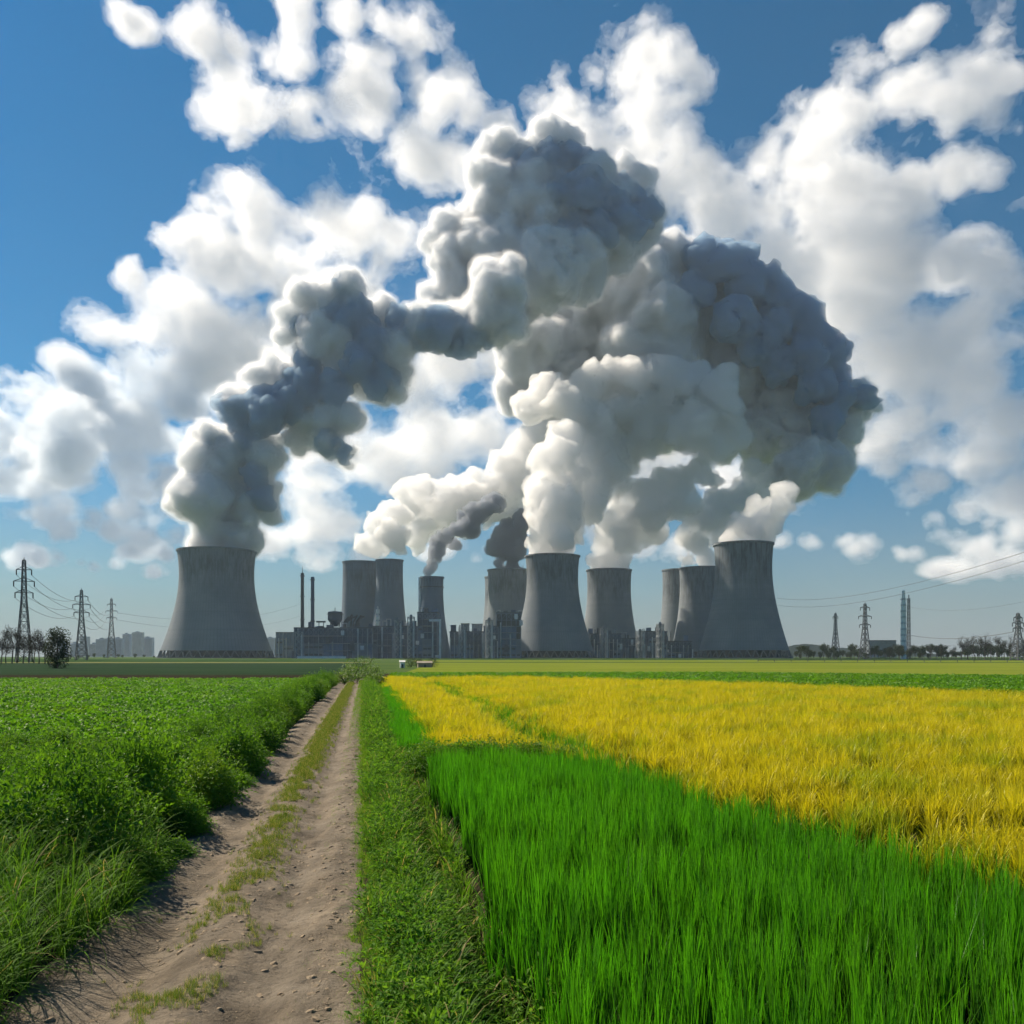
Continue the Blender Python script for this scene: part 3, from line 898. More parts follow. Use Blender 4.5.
# ---------------------------------------------------------------- industrial buildings
def works(name, label, cat, u0, u1, v0, d, depth, seed, wall=None, bays=8, floors=4, roof=True, group=None, lights=0.12, vb=657.5):
    """a block of plant: wall, steel frame in front of it, floor decks, windows, pipes and ducts on the roof"""
    rg = random.Random(seed)
    k = d / F
    W = (u1 - u0) * k; H = (HZ - v0) * k + EYE
    root = empty(name, ((u0 - 512) * k, d, 0)); tag(root, label, cat, group)
    m = MB(); m.box(0, W, 1.5, depth, 0, H); m.build('wall', wall or M_wall, root)
    m = MB(); m.box(-0.8, W + 0.8, 0.8, depth + 0.8, H + 0.003, H + 1.6); m.build('roof', M_steel, root)
    bw, fh = W / bays, H / floors
    m = MB()
    for i in range(bays + 1):
        m.box(i * bw - 0.35, i * bw + 0.35, 0.0, 1.2, 0, H)
    for j in range(1, floors + 1):
        m.box(0, W, -0.5, 1.3, j * fh - 0.55, j * fh - 0.05)
    for i in range(bays):                                   # open bracing on the top storey
        m.bar((i * bw, 0.6, H - fh), ((i + 1) * bw, 0.6, H - 0.3), 0.4)
        if rg.random() < .6: m.bar(((i + 1) * bw, 0.6, H - fh), (i * bw, 0.6, H - 0.3), 0.4)
    m.build('steel_frame', M_frame, root)
    i = 0
    while i < bays:                                         # cladding sheets, several bays wide, set proud of the wall
        w = rg.choice((1, 2, 3, 4))
        j0 = rg.choice((0, 0, 0, 1)); j1 = rg.choice((floors - 1, floors - 2, max(1, floors // 2)))
        if rg.random() < 0.78 and j1 > j0:
            m = MB(); m.box(i * bw + 0.4, min(bays, i + w) * bw - 0.4, 0.5, 1.49, j0 * fh + 0.2, j1 * fh - 0.6); m.build('cladding', rg.choice([M_wall2, M_wall2, M_wall3]), root)
            for j in range(j0, j1):
                if rg.random() < 0.5:
                    m = MB(); m.box(i * bw + 1.2, min(bays, i + w) * bw - 1.2, 0.3, 0.499, j * fh + fh * 0.35, j * fh + fh * 0.62); m.build('window_band', M_glass, root)
        i += w
    for i in range(bays + 1):
        q = rg.random()
        if q < 0.40 + lights:
            xx = i * bw + rg.uniform(-.2, .2) * bw
            m = MB(); m.tube([(xx, -0.9, 0.3), (xx, -0.9, H * rg.choice((.55, .8, 1.0)))], rg.uniform(.4, .9)); m.build('pipe', rg.choice([M_pale, M_pale, M_lsteel]), root)
        elif q < 0.48 + lights * 1.6:
            j = rg.randrange(floors)
            m = MB(); m.box(i * bw - bw * .35, i * bw + bw * .35, -1.2, -0.51, j * fh + fh * .1, j * fh + fh * rg.uniform(.5, .95)); m.build('panel', M_pale, root)
        elif q < 0.72:
            j = rg.randrange(max(1, floors - 1))
            m = MB(); m.box(i * bw - bw * .4, i * bw + bw * .4, -3.0, -0.51, j * fh, j * fh + fh * rg.uniform(.6, 1.4)); m.build('equipment_box', rg.choice([M_steel, M_wall]), root)
    for j in range(1, floors):
        if rg.random() < 0.6:
            a_ = rg.uniform(0, .4) * W; b_ = rg.uniform(.6, 1) * W
            m = MB(); m.tube([(a_, -1.6, j * fh), (b_, -1.6, j * fh)], 0.4); m.build('pipe', M_lsteel, root)
    if roof:
        x = 0.0
        while x < W - 3:
            w = rg.uniform(2, 9); h = rg.uniform(1.5, 9.0)
            q = rg.random()
            yy = rg.uniform(3, max(4, depth - 8))
            if q < 0.45:
                m = MB(); m.box(x, min(W, x + w), yy, yy + 5, H + 1.59, H + 1.6 + h); m.build('roof_unit', rg.choice([M_wall, M_wall2, M_steel]), root)
            elif q < 0.7:
                m = MB(); m.tube([(x, yy, H + 1.5), (x, yy, H + 2 + h), (x + w, yy, H + 2 + h), (x + w, yy, H + 1.5)], 0.8); m.build('duct', M_lsteel, root)
            elif q < 0.85:
                m = MB(); m.tube([(x, yy, H + 1.5), (x, yy, H + 4 + h * 1.5)], 0.7); m.build('vent_stack', M_steel, root)
            x += w + rg.uniform(0, 5)
    return root


works('boiler_house', 'long dark blue boiler house in front of the two blue towers, many bays', 'power station building', 294, 372, 628.5, 1150, 60, 1, bays=16, floors=4, lights=0.05)
works('turbine_hall', 'dark turbine hall adjoining the boiler house on the right, pipes on its front', 'power station building', 372.5, 417, 627, 1158, 60, 2, bays=9, floors=5, lights=0.06)
works('switch_house', 'tall dark block with pale framed corner in front of the short blue tower', 'power station building', 417.5, 437, 613, 1140, 40, 3, bays=4, floors=7, lights=0.25)
g = empty('gantry_frame', ((440 - 512) / F * 1130, 1130, 0)); tag(g, 'pale portal frame standing at the right corner of the tall dark block', 'frame')
m = MB(); m.box(-1.3, 1.3, 0, 2, 0, 50); m.build('post', M_pale, g)
m = MB(); m.box(-14, -1.301, 0, 2, 47, 50); m.build('beam', M_pale, g)
works('pump_house', 'low dark plant building with pale panels left of the stained tower', 'power station building', 450, 486, 632.5, 1160, 40, 4, bays=9, floors=4, lights=0.42)
works('filter_house', 'narrow dark block with upright pipes rising above the low plant', 'power station building', 484, 498, 627, 1150, 36, 5, bays=4, floors=5, lights=0.2)
works('steel_block', 'tall black steel block in front of the stained cooling tower', 'power station building', 496.5, 521, 613.5, 1175, 30, 6, bays=5, floors=7, wall=M_black, lights=0.05)
works('pump_house', 'low pale-windowed plant building between centre tower and the one behind', 'power station building', 590, 621, 634.5, 1330, 40, 7, bays=8, floors=3, lights=0.5)
works('pump_house', 'small low block right of the building at the second tower foot', 'power station building', 621.5, 646, 639, 1345, 40, 8, bays=7, floors=3, lights=0.4)
works('crusher_house', 'dark jagged plant building left of the nearest right tower', 'power station building', 645, 667, 632, 1340, 36, 9, bays=6, floors=4, lights=0.25)
works('plant_annexe', 'low dark annexe at the foot of the nearest right tower', 'power station building', 667.5, 692, 642, 1350, 30, 10, bays=6, floors=3, lights=0.2)
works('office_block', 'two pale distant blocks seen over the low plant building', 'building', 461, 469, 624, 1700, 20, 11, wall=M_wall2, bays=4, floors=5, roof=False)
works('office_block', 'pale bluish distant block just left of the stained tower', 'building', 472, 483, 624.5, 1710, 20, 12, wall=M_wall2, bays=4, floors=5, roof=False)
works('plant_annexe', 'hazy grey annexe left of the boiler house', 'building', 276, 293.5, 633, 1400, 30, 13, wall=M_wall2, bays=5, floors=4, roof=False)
works('workshop', 'grey workshop among the trees left of the white column', 'building', 870, 896, 641, 1700, 30, 14, wall=M_wall3, bays=5, floors=2, lights=0.1, roof=False)

# round bunker on legs, its conveyor and the dark heap of ducts beside it
k = 1145 / F
b_ = empty('coal_bunker', ((332 - 512) * k, 1165, (HZ - 627) * k + EYE + 1.2)); tag(b_, 'round dark bunker raised above the boiler house roof', 'bunker')
m = MB(); m.lathe([(2, 0), (6, 4), (9.5, 9), (9.5, 19), (8.5, 19.6), (0.2, 20.6)], 24); m.build('tank', M_wall, b_)
for sx in (-1, 1):
    for sy in (-1, 1):
        m = MB(); m.bar((sx * 5, sy * 5, -0.2), (sx * 5, sy * 5, 8), 1.2); m.build('leg', M_steel, b_)
m = MB(); m.lathe([(9.6, 16), (11, 16), (11, 16.6), (9.6, 16.6)], 24); m.build('gallery', M_steel, b_)
m = MB(); m.bar((0, 0, 20), (0, 0, 25), 0.8); m.build('vent', M_steel, b_)
c_ = empty('conveyor', ((313 - 512) * k, 1165, (HZ - 622) * k + EYE)); tag(c_, 'thin dark conveyor bridge running from the shorter chimney to the round bunker', 'conveyor')
m = MB(); m.box(0, 12, -1.5, 1.5, 0, 2.2); m.build('gallery', M_steel, c_)
for xx in (3, 9):
    m = MB(); m.box(xx, xx + 0.8, -0.5, 0.5, -10, -0.003); m.build('trestle', M_steel, c_)
h_ = empty('duct_cluster', ((349 - 512) * k, 1168, (HZ - 627) * k + EYE + 1.2)); tag(h_, 'tangle of dark ducts on the roof right of the round bunker', 'ducts')
rg = random.Random(4)
for i in range(9):
    x = rg.uniform(-12, 10)
    m = MB(); m.tube([(x, rg.uniform(-3, 3), -0.2), (x + 1, 0, rg.uniform(5, 12)), (x + rg.uniform(4, 9), 0, rg.uniform(9, 17))], rg.uniform(.9, 1.9)); m.build('duct', M_black, h_)
# low white wall along the front of the boiler house
w_ = MB(); w_.box((297 - 512) / F * 1120, (346 - 512) / F * 1120, 1120, 1121, 0, 2.6)
tag(w_.build('boundary_wall', M_white), 'long low white wall along the foot of the boiler house', 'wall')


# ---------------------------------------------------------------- far skyline, pale in the haze
rg = random.Random(15)
SKYL = ['hazy skyline block between the dense dark tree and the second pylon'] + ['hazy grey high-rise block, number %s from the second pylon rightwards along the skyline' % w for w in ('one', 'two', 'three', 'four', 'five', 'six', 'seven', 'eight', 'nine')] + ['hazy block in the gap between the lone tower and the plant annexe']
us = [62, 74, 84, 93, 101, 108, 117, 126, 137, 147, 270]
for i, u in enumerate(us):
    d = 3250 + rg.uniform(-200, 300); wpx = rg.uniform(7, 11); k = d / F
    H = (HZ - rg.uniform(632, 646)) * k + EYE
    r0 = empty('apartment_block', ((u - 512) * k, d, 0))
    tag(r0, SKYL[i], 'building', 'hazy blocks on the far skyline')
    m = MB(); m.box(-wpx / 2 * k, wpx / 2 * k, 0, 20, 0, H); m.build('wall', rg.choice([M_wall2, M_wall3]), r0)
    m = MB(); m.box(-wpx * .2 * k, wpx * .15 * k, 4, 12, H + .003, H + rg.uniform(3, 6)); m.build('roof_house', M_wall2, r0)
    m = MB()
    for j in range(1, int(H / 4)): m.box(-wpx * .45 * k, wpx * .45 * k, -0.3, -0.003, j * 4, j * 4 + 1.6)
    m.build('window_band', M_glass, r0)
M_hill = rough_mat('wooded_hill', (0.018, 0.028, 0.022), (0.03, 0.045, 0.03), 0.02)
# a wooded hill far off on the right
def hill(u, d, half, top, seed):
    k = d / F; n = 60
    X, Y = np.meshgrid(np.linspace(-1, 1, n), np.linspace(-1, 1, 24))
    rr = np.sqrt(X ** 2 + Y ** 2)
    Z = ((HZ - top) * k) * np.clip(1 - rr ** 2, 0, 1) ** 0.8 + 6 * np.abs(perlin(np.stack([X * 7 + seed, Y * 7, X * 0], -1))) * (rr < 1) - 2
    V = np.stack([X * half * k, Y * half * k * 2, Z], -1).reshape(-1, 3)
    i = np.arange(23)[:, None] * n + np.arange(n - 1)[None, :]
    o = link('hill', mesh_np('hill', V, np.stack([i, i + 1, i + n + 1, i + n], -1).reshape(-1, 4), smooth=True), M_hill, loc=((u - 512) * k, d, 0))
    tag(o, kind='structure')
hill(805, 3000, 30, 643, 1); hill(838, 3100, 44, 647, 2); hill(778, 3200, 34, 648, 3); hill(880, 3150, 50, 650, 4)


# ---------------------------------------------------------------- pylons, masts and cables
def lattice(m, w0, w1, z0, z1, n, t=0.35):
    for i in range(n):
        f0, f1 = i / n, (i + 1) / n
        a, b = w0 + (w1 - w0) * f0, w0 + (w1 - w0) * f1
        za, zb = z0 + (z1 - z0) * f0, z0 + (z1 - z0) * f1
        P = [(-1, -1), (1, -1), (1, 1), (-1, 1)]
        for q in range(4):
            p, s = P[q], P[(q + 1) % 4]
            m.bar((p[0] * a, p[1] * a, za), (p[0] * b, p[1] * b, zb), t * 1.5)
            m.bar((p[0] * a, p[1] * a, za), (s[0] * b, s[1] * b, zb), t)
            m.bar((s[0] * a, s[1] * a, za), (p[0] * b, p[1] * b, zb), t)
            m.bar((p[0] * b, p[1] * b, zb), (s[0] * b, s[1] * b, zb), t)


def pylon(label, u, d, vtop, arms=3, span=9.0, base=4.2, t=0.35, rz=0.3, group='lattice power pylons', gap=0.11, first=0.66):
    H = (HZ - vtop) * d / F + EYE
    root = empty('power_pylon', ((u - 512) / F * d, d, 0), rz); tag(root, label, 'pylon', group)
    m = MB(); lattice(m, base, base * 0.36, 0, H * 0.58, 6, t); lattice(m, base * 0.36, base * 0.20, H * 0.58, H * 0.97, 6, t * 0.8)
    m.bar((0, 0, H * 0.96), (0, 0, H), 0.5, 0.2)
    m.build('lattice_mast', M_steel, root)
    ends = []
    for i in range(arms):
        z = H * (first + gap * i)
        s = span * (1.0, 1.15, 0.85)[i % 3]
        m = MB()
        for sy in (-.5, .5):
            m.bar((-s, 0, z), (s, 0, z), t * 1.3)
            m.bar((-s, 0, z), (0, sy, z + 1.8), t); m.bar((s, 0, z), (0, sy, z + 1.8), t)
        m.build('crossarm', M_steel, root)
        for sx in (-1, 1):
            ins = MB(); ins.tube([(sx * s, 0, z), (sx * s, 0, z - 2.6)], 0.28, 6); ins.build('insulator', M_black, root)
            ends.append(Vector((root.location.x + sx * s * math.cos(rz), root.location.y + sx * s * math.sin(rz), z - 2.6)))
    return root, ends

_, e1 = pylon('nearest and tallest pylon at the left edge, rising over bare trees', 24, 430, 557, span=3.9, base=3.2, t=0.25)
_, e2 = pylon('second pylon from the left, dark, with three short crossarms', 81.5, 640, 588, span=5.0, base=3.8, t=0.3)
_, e3 = pylon('third pylon from the left, pale in the haze', 111.5, 1250, 597, span=6.5, base=5.6, t=0.45)
_, e4 = pylon('thin two-legged mast left of the right-hand pylon', 835.5, 900, 612, arms=1, span=3.0, base=3.6, t=0.3, first=0.9)
_, e5 = pylon('right-hand pylon with wide arms near the far treeline', 865, 800, 602, span=6.0, base=3.8, t=0.34, first=0.6, gap=0.15)
_, e6 = pylon('pylon at the right edge among dark trees', 1018, 640, 612, span=4.5, base=3.6, t=0.34)


def frame_tower(label, u, d, vtop, w, n, deck=True):
    H = (HZ - vtop) * d / F + EYE
    root = empty('frame_tower', ((u - 512) / F * d, d, 0), 0.2); tag(root, label, 'steel tower', 'open steel frames among the plant buildings')
    m = MB(); lattice(m, w, w, 0, H, n, 0.55); m.build('steel_frame', M_lsteel, root)
    m = MB()
    for i in range(1, n + 1): m.box(-w - .4, w + .4, -w - .4, w + .4, H * i / n - 0.25, H * i / n + 0.003)
    m.build('deck', M_steel, root)
    m = MB(); m.tube([(0, 0, 0.2), (0, 0, H + 3)], w * 0.45, 12); m.build('vessel', M_wall3, root)
    m = MB(); m.tube([(w * .7, -w - .8, 0.2), (w * .7, -w - .8, H * .9), (w * .7, 0, H * .9)], 0.5, 8); m.build('pipe', M_pale, root)
frame_tower('open steel frame round a grey vessel at the left end of the boiler house', 299, 1128, 632, 4.5, 4)
frame_tower('open steel frame round a vessel in front of the turbine hall', 398, 1128, 620, 4.0, 5)
frame_tower('open steel frame standing left of the tall dark block', 411, 1126, 617, 4.0, 6)
frame_tower('open steel frame by the low pale-panelled plant building', 462, 1128, 627, 3.6, 4)
frame_tower('open steel frame at the foot of the stained tower', 489, 1126, 620, 4.0, 5)
frame_tower('open steel frame at the foot of the second tower, right of the centre one', 604, 1300, 628, 4.5, 4)
frame_tower('open steel frame right of the second tower, left of the crusher house', 640, 1310, 631, 4.5, 4)
frame_tower('open steel frame on the right part of the crusher house', 660, 1305, 624, 4.2, 5)


def cable(a, b, sag, label, rad=0.07):
    a, b = Vector(a), Vector(b)
    n = 24
    pts = [a.lerp(b, i / n) - Vector((0, 0, sag * 4 * (i / n) * (1 - i / n))) for i in range(n + 1)]
    m = MB(); m.tube(pts, rad, 5)
    tag(m.build('power_line', M_wire), label, 'power line', 'overhead power lines')
for i in range(0, 6):
    end = ('left', 'right')[i % 2] + ' end of the ' + ('lowest', 'middle', 'topmost')[i // 2] + ' crossarm'
    cable(e1[i], e2[i], 5, 'cable between first and second pylon, ' + end, 0.10)
    cable(e2[i], e3[i], 12, 'cable between second and third pylon, ' + end, 0.15)
for i in (1, 3):
    cable(e3[i], px(300, 622 - 6 * i, 1900), 20, ('lower' if i == 1 else 'upper') + ' of two thin cables running right from the hazy third pylon', 0.16)
cable(px(1075, 536, 420), px(770, 597, 1250), 14, 'upper of the two long cables crossing the right-hand sky', 0.13)
cable(px(1075, 545, 420), px(770, 604, 1250), 14, 'lower of the two long cables crossing the right-hand sky', 0.13)
cable(px(1075, 589, 520), px(905, 606, 900), 8, 'faint middle cable at the right edge', 0.06)
cable(e6[0], px(902, 633.5, 900), 5, 'dark cable from the white column to the right-edge pylon', 0.20)
cable(e6[1], px(905, 645, 900), 5, 'lowest faint cable behind the right-edge trees', 0.06)

# tall white column with a lattice beside it
d = 880; H = (HZ - 590) * d / F + EYE
v_ = empty('white_column', ((903.5 - 512) / F * d, d, 0)); tag(v_, 'tall white cylindrical column with a grey lattice on its right side', 'column')
m = MB(); m.lathe([(2.7, 0), (2.7, H * .45), (2.3, H * .451), (2.3, H * .8), (1.6, H * .87), (1.5, H - 1), (0.1, H)], 24); m.build('shaft', M_white, v_)
for f in np.linspace(0.08, 0.86, 10):
    m = MB(); m.lathe([(2.75, H * f), (3.2, H * f), (3.2, H * f + 1.0), (2.75, H * f + 1.0)], 24); m.build('ring', M_lsteel, v_)
m = MB(); lattice(m, 1.4, 0.9, 0, H * 0.88, 10, 0.2)
lt = m.build('lattice_stair', M_steel, v_); lt.location = (5.2, 0, 0)
m = MB(); m.bar((5.2, 0, H * .88), (5.2, 0, H * .93), 0.6); m.build('lamp_mast', M_steel, v_)
# ---------------------------------------------------------------- trees, shrubs and small things along the horizon
M_bark = flat_mat('bark', (0.05, 0.042, 0.036), 0.9)
M_twig = leaf_mat('bare_twigs', (0.030, 0.030, 0.028), (0.05, 0.048, 0.042), 0.1, gloss=0.0)
M_dleaf = leaf_mat('dark_crown', (0.018, 0.032, 0.018), (0.035, 0.055, 0.025), 0.25, gloss=0.02)
M_shrub = leaf_mat('sunny_shrub', (0.06, 0.14, 0.015), (0.15, 0.24, 0.03), 0.4, gloss=0.04)


def tree_meshes(seed, H, bare=True):
    rg = np.random.default_rng(seed)
    m = MB()
    tips = []
    def grow(p, d, L, r, lev):
        n = 4
        pts = [p]; q = np.array(p, float); dd = np.array(d, float)
        for i in range(n):
            dd = dd + rg.normal(size=3) * 0.10; dd[2] += 0.05; dd /= np.linalg.norm(dd)
            q = q + dd * L / n; pts.append(tuple(q))
        m.tube(pts, [r * (1 - 0.45 * i / n) for i in range(n + 1)], 5 if lev else 7, cap=False)
        if lev >= 2: tips.append(pts[-1]); tips.append(pts[2]); return
        for i in range(5 if lev == 0 else 4):
            f = rg.integers(1 if lev else 2, n + 1)
            az = rg.uniform(0, 6.28); e = rg.uniform(0.35, 0.85)
            nd = dd * math.cos(e) + np.array([math.cos(az), math.sin(az), 0.25]) * math.sin(e)
            grow(pts[f], nd / np.linalg.norm(nd), L * rg.uniform(.45, .62), r * 0.5, lev + 1)
    grow((0, 0, -0.2), (0, 0, 1), H * 0.55, H * 0.018, 0)
    T = np.array(tips)
    n = 26 if bare else 40
    c = T[:, None, :] + rg.normal(size=(len(T), n, 3)) * H * (0.045 if bare else 0.05)
    c = c.reshape(-1, 3)
    d = rg.normal(size=c.shape); d[:, 2] += 0.5; d /= np.linalg.norm(d, axis=1, keepdims=True)
    L = H * (0.05 if bare else 0.03); W = H * (0.0035 if bare else 0.018)
    s = np.cross(d, rg.normal(size=c.shape)); s /= np.linalg.norm(s, axis=1, keepdims=True)
    V = np.stack([c - s * W, c + s * W, c + d * L + s * W * .4, c + d * L - s * W * .4], 1).reshape(-1, 3)
    Fc = np.arange(len(V)).reshape(-1, 4)
    tm = bpy.data.meshes.new('trunk'); tm.from_pydata(m.v, [], m.f)
    return tm, mesh_np('crown', V, Fc)

bare = [tree_meshes(900 + i, 14.0, True) for i in range(4)]
leafy = [tree_meshes(920 + i, 9.0, False) for i in range(3)]
for a, b in bare: a.materials.append(M_bark); b.materials.append(M_twig)
for a, b in leafy: a.materials.append(M_bark); b.materials.append(M_dleaf)


def tree(name, me, loc, s, rz, label, group):
    r0 = empty(name, loc, rz); r0.scale = (s, s, s)
    tag(r0, label, 'tree', group)
    link('trunk', me[0], None, r0); link('crown', me[1], None, r0)
    return r0

rg = random.Random(31)
ORD = ['first', 'second', 'third', 'fourth', 'fifth', 'sixth', 'seventh', 'eighth', 'ninth']
for i, u in enumerate([1, 6, 12, 17, 23, 29, 34, 39, 45]):
    d = 345 + rg.uniform(-15, 30)
    tree('bare_tree', bare[i % 4], ((u - 512) / F * d, d, 0), rg.uniform(0.85, 1.12), rg.uniform(0, 6), ('leafless grey tree in the left row, %s from the left edge of the picture' % ORD[i]), 'bare trees in a row at the left')
for i, u in enumerate([890, 899, 912, 921, 930, 941, 952, 962, 968, 974, 979, 985, 991, 997, 1004, 1010, 1016, 1023, 1030]):
    d = 720 + rg.uniform(-40, 60)
    s = (1.35 if u > 955 else 0.85) * rg.uniform(0.8, 1.2)
    tree('bare_tree', bare[(i * 3) % 4], ((u - 512) / F * d, d, 0), s, rg.uniform(0, 6), 'leafless dark tree in the far treeline at the right', 'bare trees of the right treeline')
for i in range(72):
    u = 796 + i * 3.3 + rg.uniform(-2, 2); d = 800 + rg.uniform(-60, 90)
    tree('round_tree', leafy[i % 3], ((u - 512) / F * d, d, -1.5), rg.uniform(0.9, 2.0), rg.uniform(0, 6), 'low dark leafy tree in the hedge line along the right horizon', 'low trees along the right horizon')
for i in range(10):
    u = 68 + i * 9.5 + rg.uniform(-3, 3); d = 1050 + rg.uniform(-60, 90)
    tree('round_tree', leafy[i % 3], ((u - 512) / F * d, d, -1.5), rg.uniform(0.6, 1.0), rg.uniform(0, 6), 'tiny dark tree on the hazy horizon left of the lone tower', 'small trees on the left horizon')

# the dense dark tree left
r0 = empty('dense_tree', ((57 - 512) / F * 215, 215, 0)); tag(r0, 'dense dark rounded tree standing alone right of the bare row', 'tree')
m = MB(); m.tube([(0, 0, -0.2), (0.1, 0, 4), (0, 0.1, 8)], [0.3, 0.2, 0.08], 8); m.build('trunk', M_bark, r0)
link('crown', join_np('crown', [leaf_cloud('a', 2600, 3.1, 4.6, 0.34, 0.5, 61, zc=4.4, shell=0.35, lump=0.45), leaf_cloud('b', 500, 2.0, 2.2, 0.3, 0.45, 62, zc=8.0, shell=0.3, lump=0.5)]), M_dleaf, r0)

# sunny shrubs over the far end of the track
def shrub(label, loc, rx, rz, seed, mat=None, n=900, group='shrubs at the far end of the track'):
    r0 = empty('shrub', loc); tag(r0, label, 'shrub', group)
    m = MB()
    g = random.Random(seed)
    for i in range(7):
        a = g.uniform(0, 6.28)
        m.tube([(0, 0, -0.1), (math.cos(a) * rx * .3, math.sin(a) * rx * .3, rz * .5), (math.cos(a) * rx * .6, math.sin(a) * rx * .6, rz * .9)], [0.05, 0.035, 0.012], 5)
    m.build('stems', M_bark, r0)
    link('foliage', leaf_cloud('foliage', n, rx, rz * 0.55, 0.10, 0.22, seed, zc=rz * 0.5, shell=0.3, lump=0.5), mat or M_shrub, r0)
shrub('tallest sunny yellow-green shrub where the track ends', ((362 - 512) / F * 118, 118, 0), 2.3, 2.9, 71, n=1500)
shrub('sunny shrub left of the tallest one at the end of the track', ((352 - 512) / F * 108, 108, 0), 1.6, 1.9, 72)
shrub('low yellow-green shrub at the left side of the track end', ((345 - 512) / F * 98, 98, 0), 1.3, 1.3, 73)
shrub('green shrub right of the tallest one, beside the track end', ((372 - 512) / F * 100, 100, 0), 1.4, 1.9, 74)
shrub('small green shrub on the right verge short of the track end', ((376 - 512) / F * 84, 84, 0), 1.0, 1.3, 75)
shrub('dark rounded bush beside the white hut', ((411 - 512) / F * 235, 235, 0), 2.6, 3.2, 76, M_dleaf)
shrub('dark bush between the low shed and the rounded bush', ((419 - 512) / F * 240, 240, 0), 1.8, 2.4, 77, M_dleaf)
shrub('dark bush right of the low tan shed', ((432 - 512) / F * 240, 240, 0), 1.9, 2.6, 78, M_dleaf)
# hut and shed
def hut(name, label, u, d, w, dp, h, wall, roofm, pitch):
    r0 = empty(name, ((u - 512) / F * d, d, 0), 0.2); tag(r0, label, 'hut')
    m = MB(); m.box(-w / 2, w / 2, 0, dp, -0.1, h); m.build('wall', wall, r0)
    m = MB(); m.quadbox([(-w / 2 - .2, -.2, h + .003), (w / 2 + .2, -.2, h + .003), (w / 2 + .2, dp + .2, h + .003), (-w / 2 - .2, dp + .2, h + .003),
                         (-w / 2 - .2, dp / 2 - .05, h + pitch), (w / 2 + .2, dp / 2 - .05, h + pitch), (w / 2 + .2, dp / 2 + .05, h + pitch), (-w / 2 - .2, dp / 2 + .05, h + pitch)])
    m.build('roof', roofm, r0)
    m = MB(); m.box(-.25, .25, -.06, -.003, 0, min(1.6, h * .6)); m.build('door', M_steel, r0)
hut('field_hut', 'small white hut beside the dark rounded bush past the track end', 402.5, 225, 1.1, 1.4, 1.5, M_white, M_white, 0.4)
hut('shed', 'low tan shed between the dark bushes past the track end', 425, 232, 3.6, 2.4, 1.2, flat_mat('tan_wall', (0.36, 0.29, 0.21)), flat_mat('tan_roof', (0.3, 0.26, 0.2)), 0.5)

# rail fence along the far field on the right
d0 = 400
f_ = empty('rail_fence', ((758 - 512) / F * d0, d0, 0)); tag(f_, 'thin dark rail fence along the far pale field at the right', 'fence')
m = MB(); m.box(0, 150, -0.06, 0.06, 1.0, 1.25); m.build('rail', M_steel, f_)
for i in range(21):
    m = MB(); m.box(i * 7.5 - .09, i * 7.5 + .09, 0.061, 0.24, -0.1, 2.6 if i == 0 else 1.3); m.build('post', M_steel, f_)
# ---------------------------------------------------------------- steam
def surface_nets(D, origin, h):
    """closed quad mesh round D < 0 on a regular grid"""
    D = np.pad(D, 1, constant_values=1000.0)
    origin = np.asarray(origin, dtype=np.float32) - h
    ins = D < 0
    nx, ny, nz = D.shape
    cnt = np.zeros((nx - 1, ny - 1, nz - 1), np.int8)
    for dx in (0, 1):
        for dy in (0, 1):
            for dz in (0, 1):
                cnt += ins[dx:nx - 1 + dx, dy:ny - 1 + dy, dz:nz - 1 + dz]
    act = (cnt > 0) & (cnt < 8)
    ci = np.argwhere(act)
    idx = np.full(act.shape, -1, np.int32)
    idx[act] = np.arange(len(ci), dtype=np.int32)
    acc = np.zeros((len(ci), 3), np.float32); num = np.zeros(len(ci), np.float32)
    C = [(a, b, c) for a in (0, 1) for b in (0, 1) for c in (0, 1)]
    val = {c: D[ci[:, 0] + c[0], ci[:, 1] + c[1], ci[:, 2] + c[2]] for c in C}
    for c in C:
        for ax in range(3):
            if c[ax] == 0:
                c2 = tuple(1 if k == ax else c[k] for k in range(3))
                a, b = val[c], val[c2]
                m = (a < 0) != (b < 0)
                t = a / np.where(m, a - b, 1.0)
                p = np.array(c, np.float32)[None, :].repeat(len(ci), 0)
                p[:, ax] = t
                acc += p * m[:, None]; num += m
    V = origin + (ci + acc / num[:, None]) * h
    faces = []
    for ax in range(3):
        sl0 = [slice(None)] * 3; sl1 = [slice(None)] * 3
        sl0[ax] = slice(0, -1); sl1[ax] = slice(1, None)
        a = ins[tuple(sl0)]; b = ins[tuple(sl1)]
        E = np.argwhere(a != b)
        o1, o2 = [(1, 2), (2, 0), (0, 1)][ax]
        E = E[(E[:, o1] > 0) & (E[:, o2] > 0)]
        flip = a[E[:, 0], E[:, 1], E[:, 2]]
        q = []
        for d1, d2 in ((1, 1), (0, 1), (0, 0), (1, 0)):
            e = E.copy(); e[:, o1] -= d1; e[:, o2] -= d2
            q.append(idx[e[:, 0], e[:, 1], e[:, 2]])
        q = np.stack(q, 1)
        q[~flip] = q[~flip][:, ::-1]
        faces.append(q)
    return V, np.concatenate(faces)


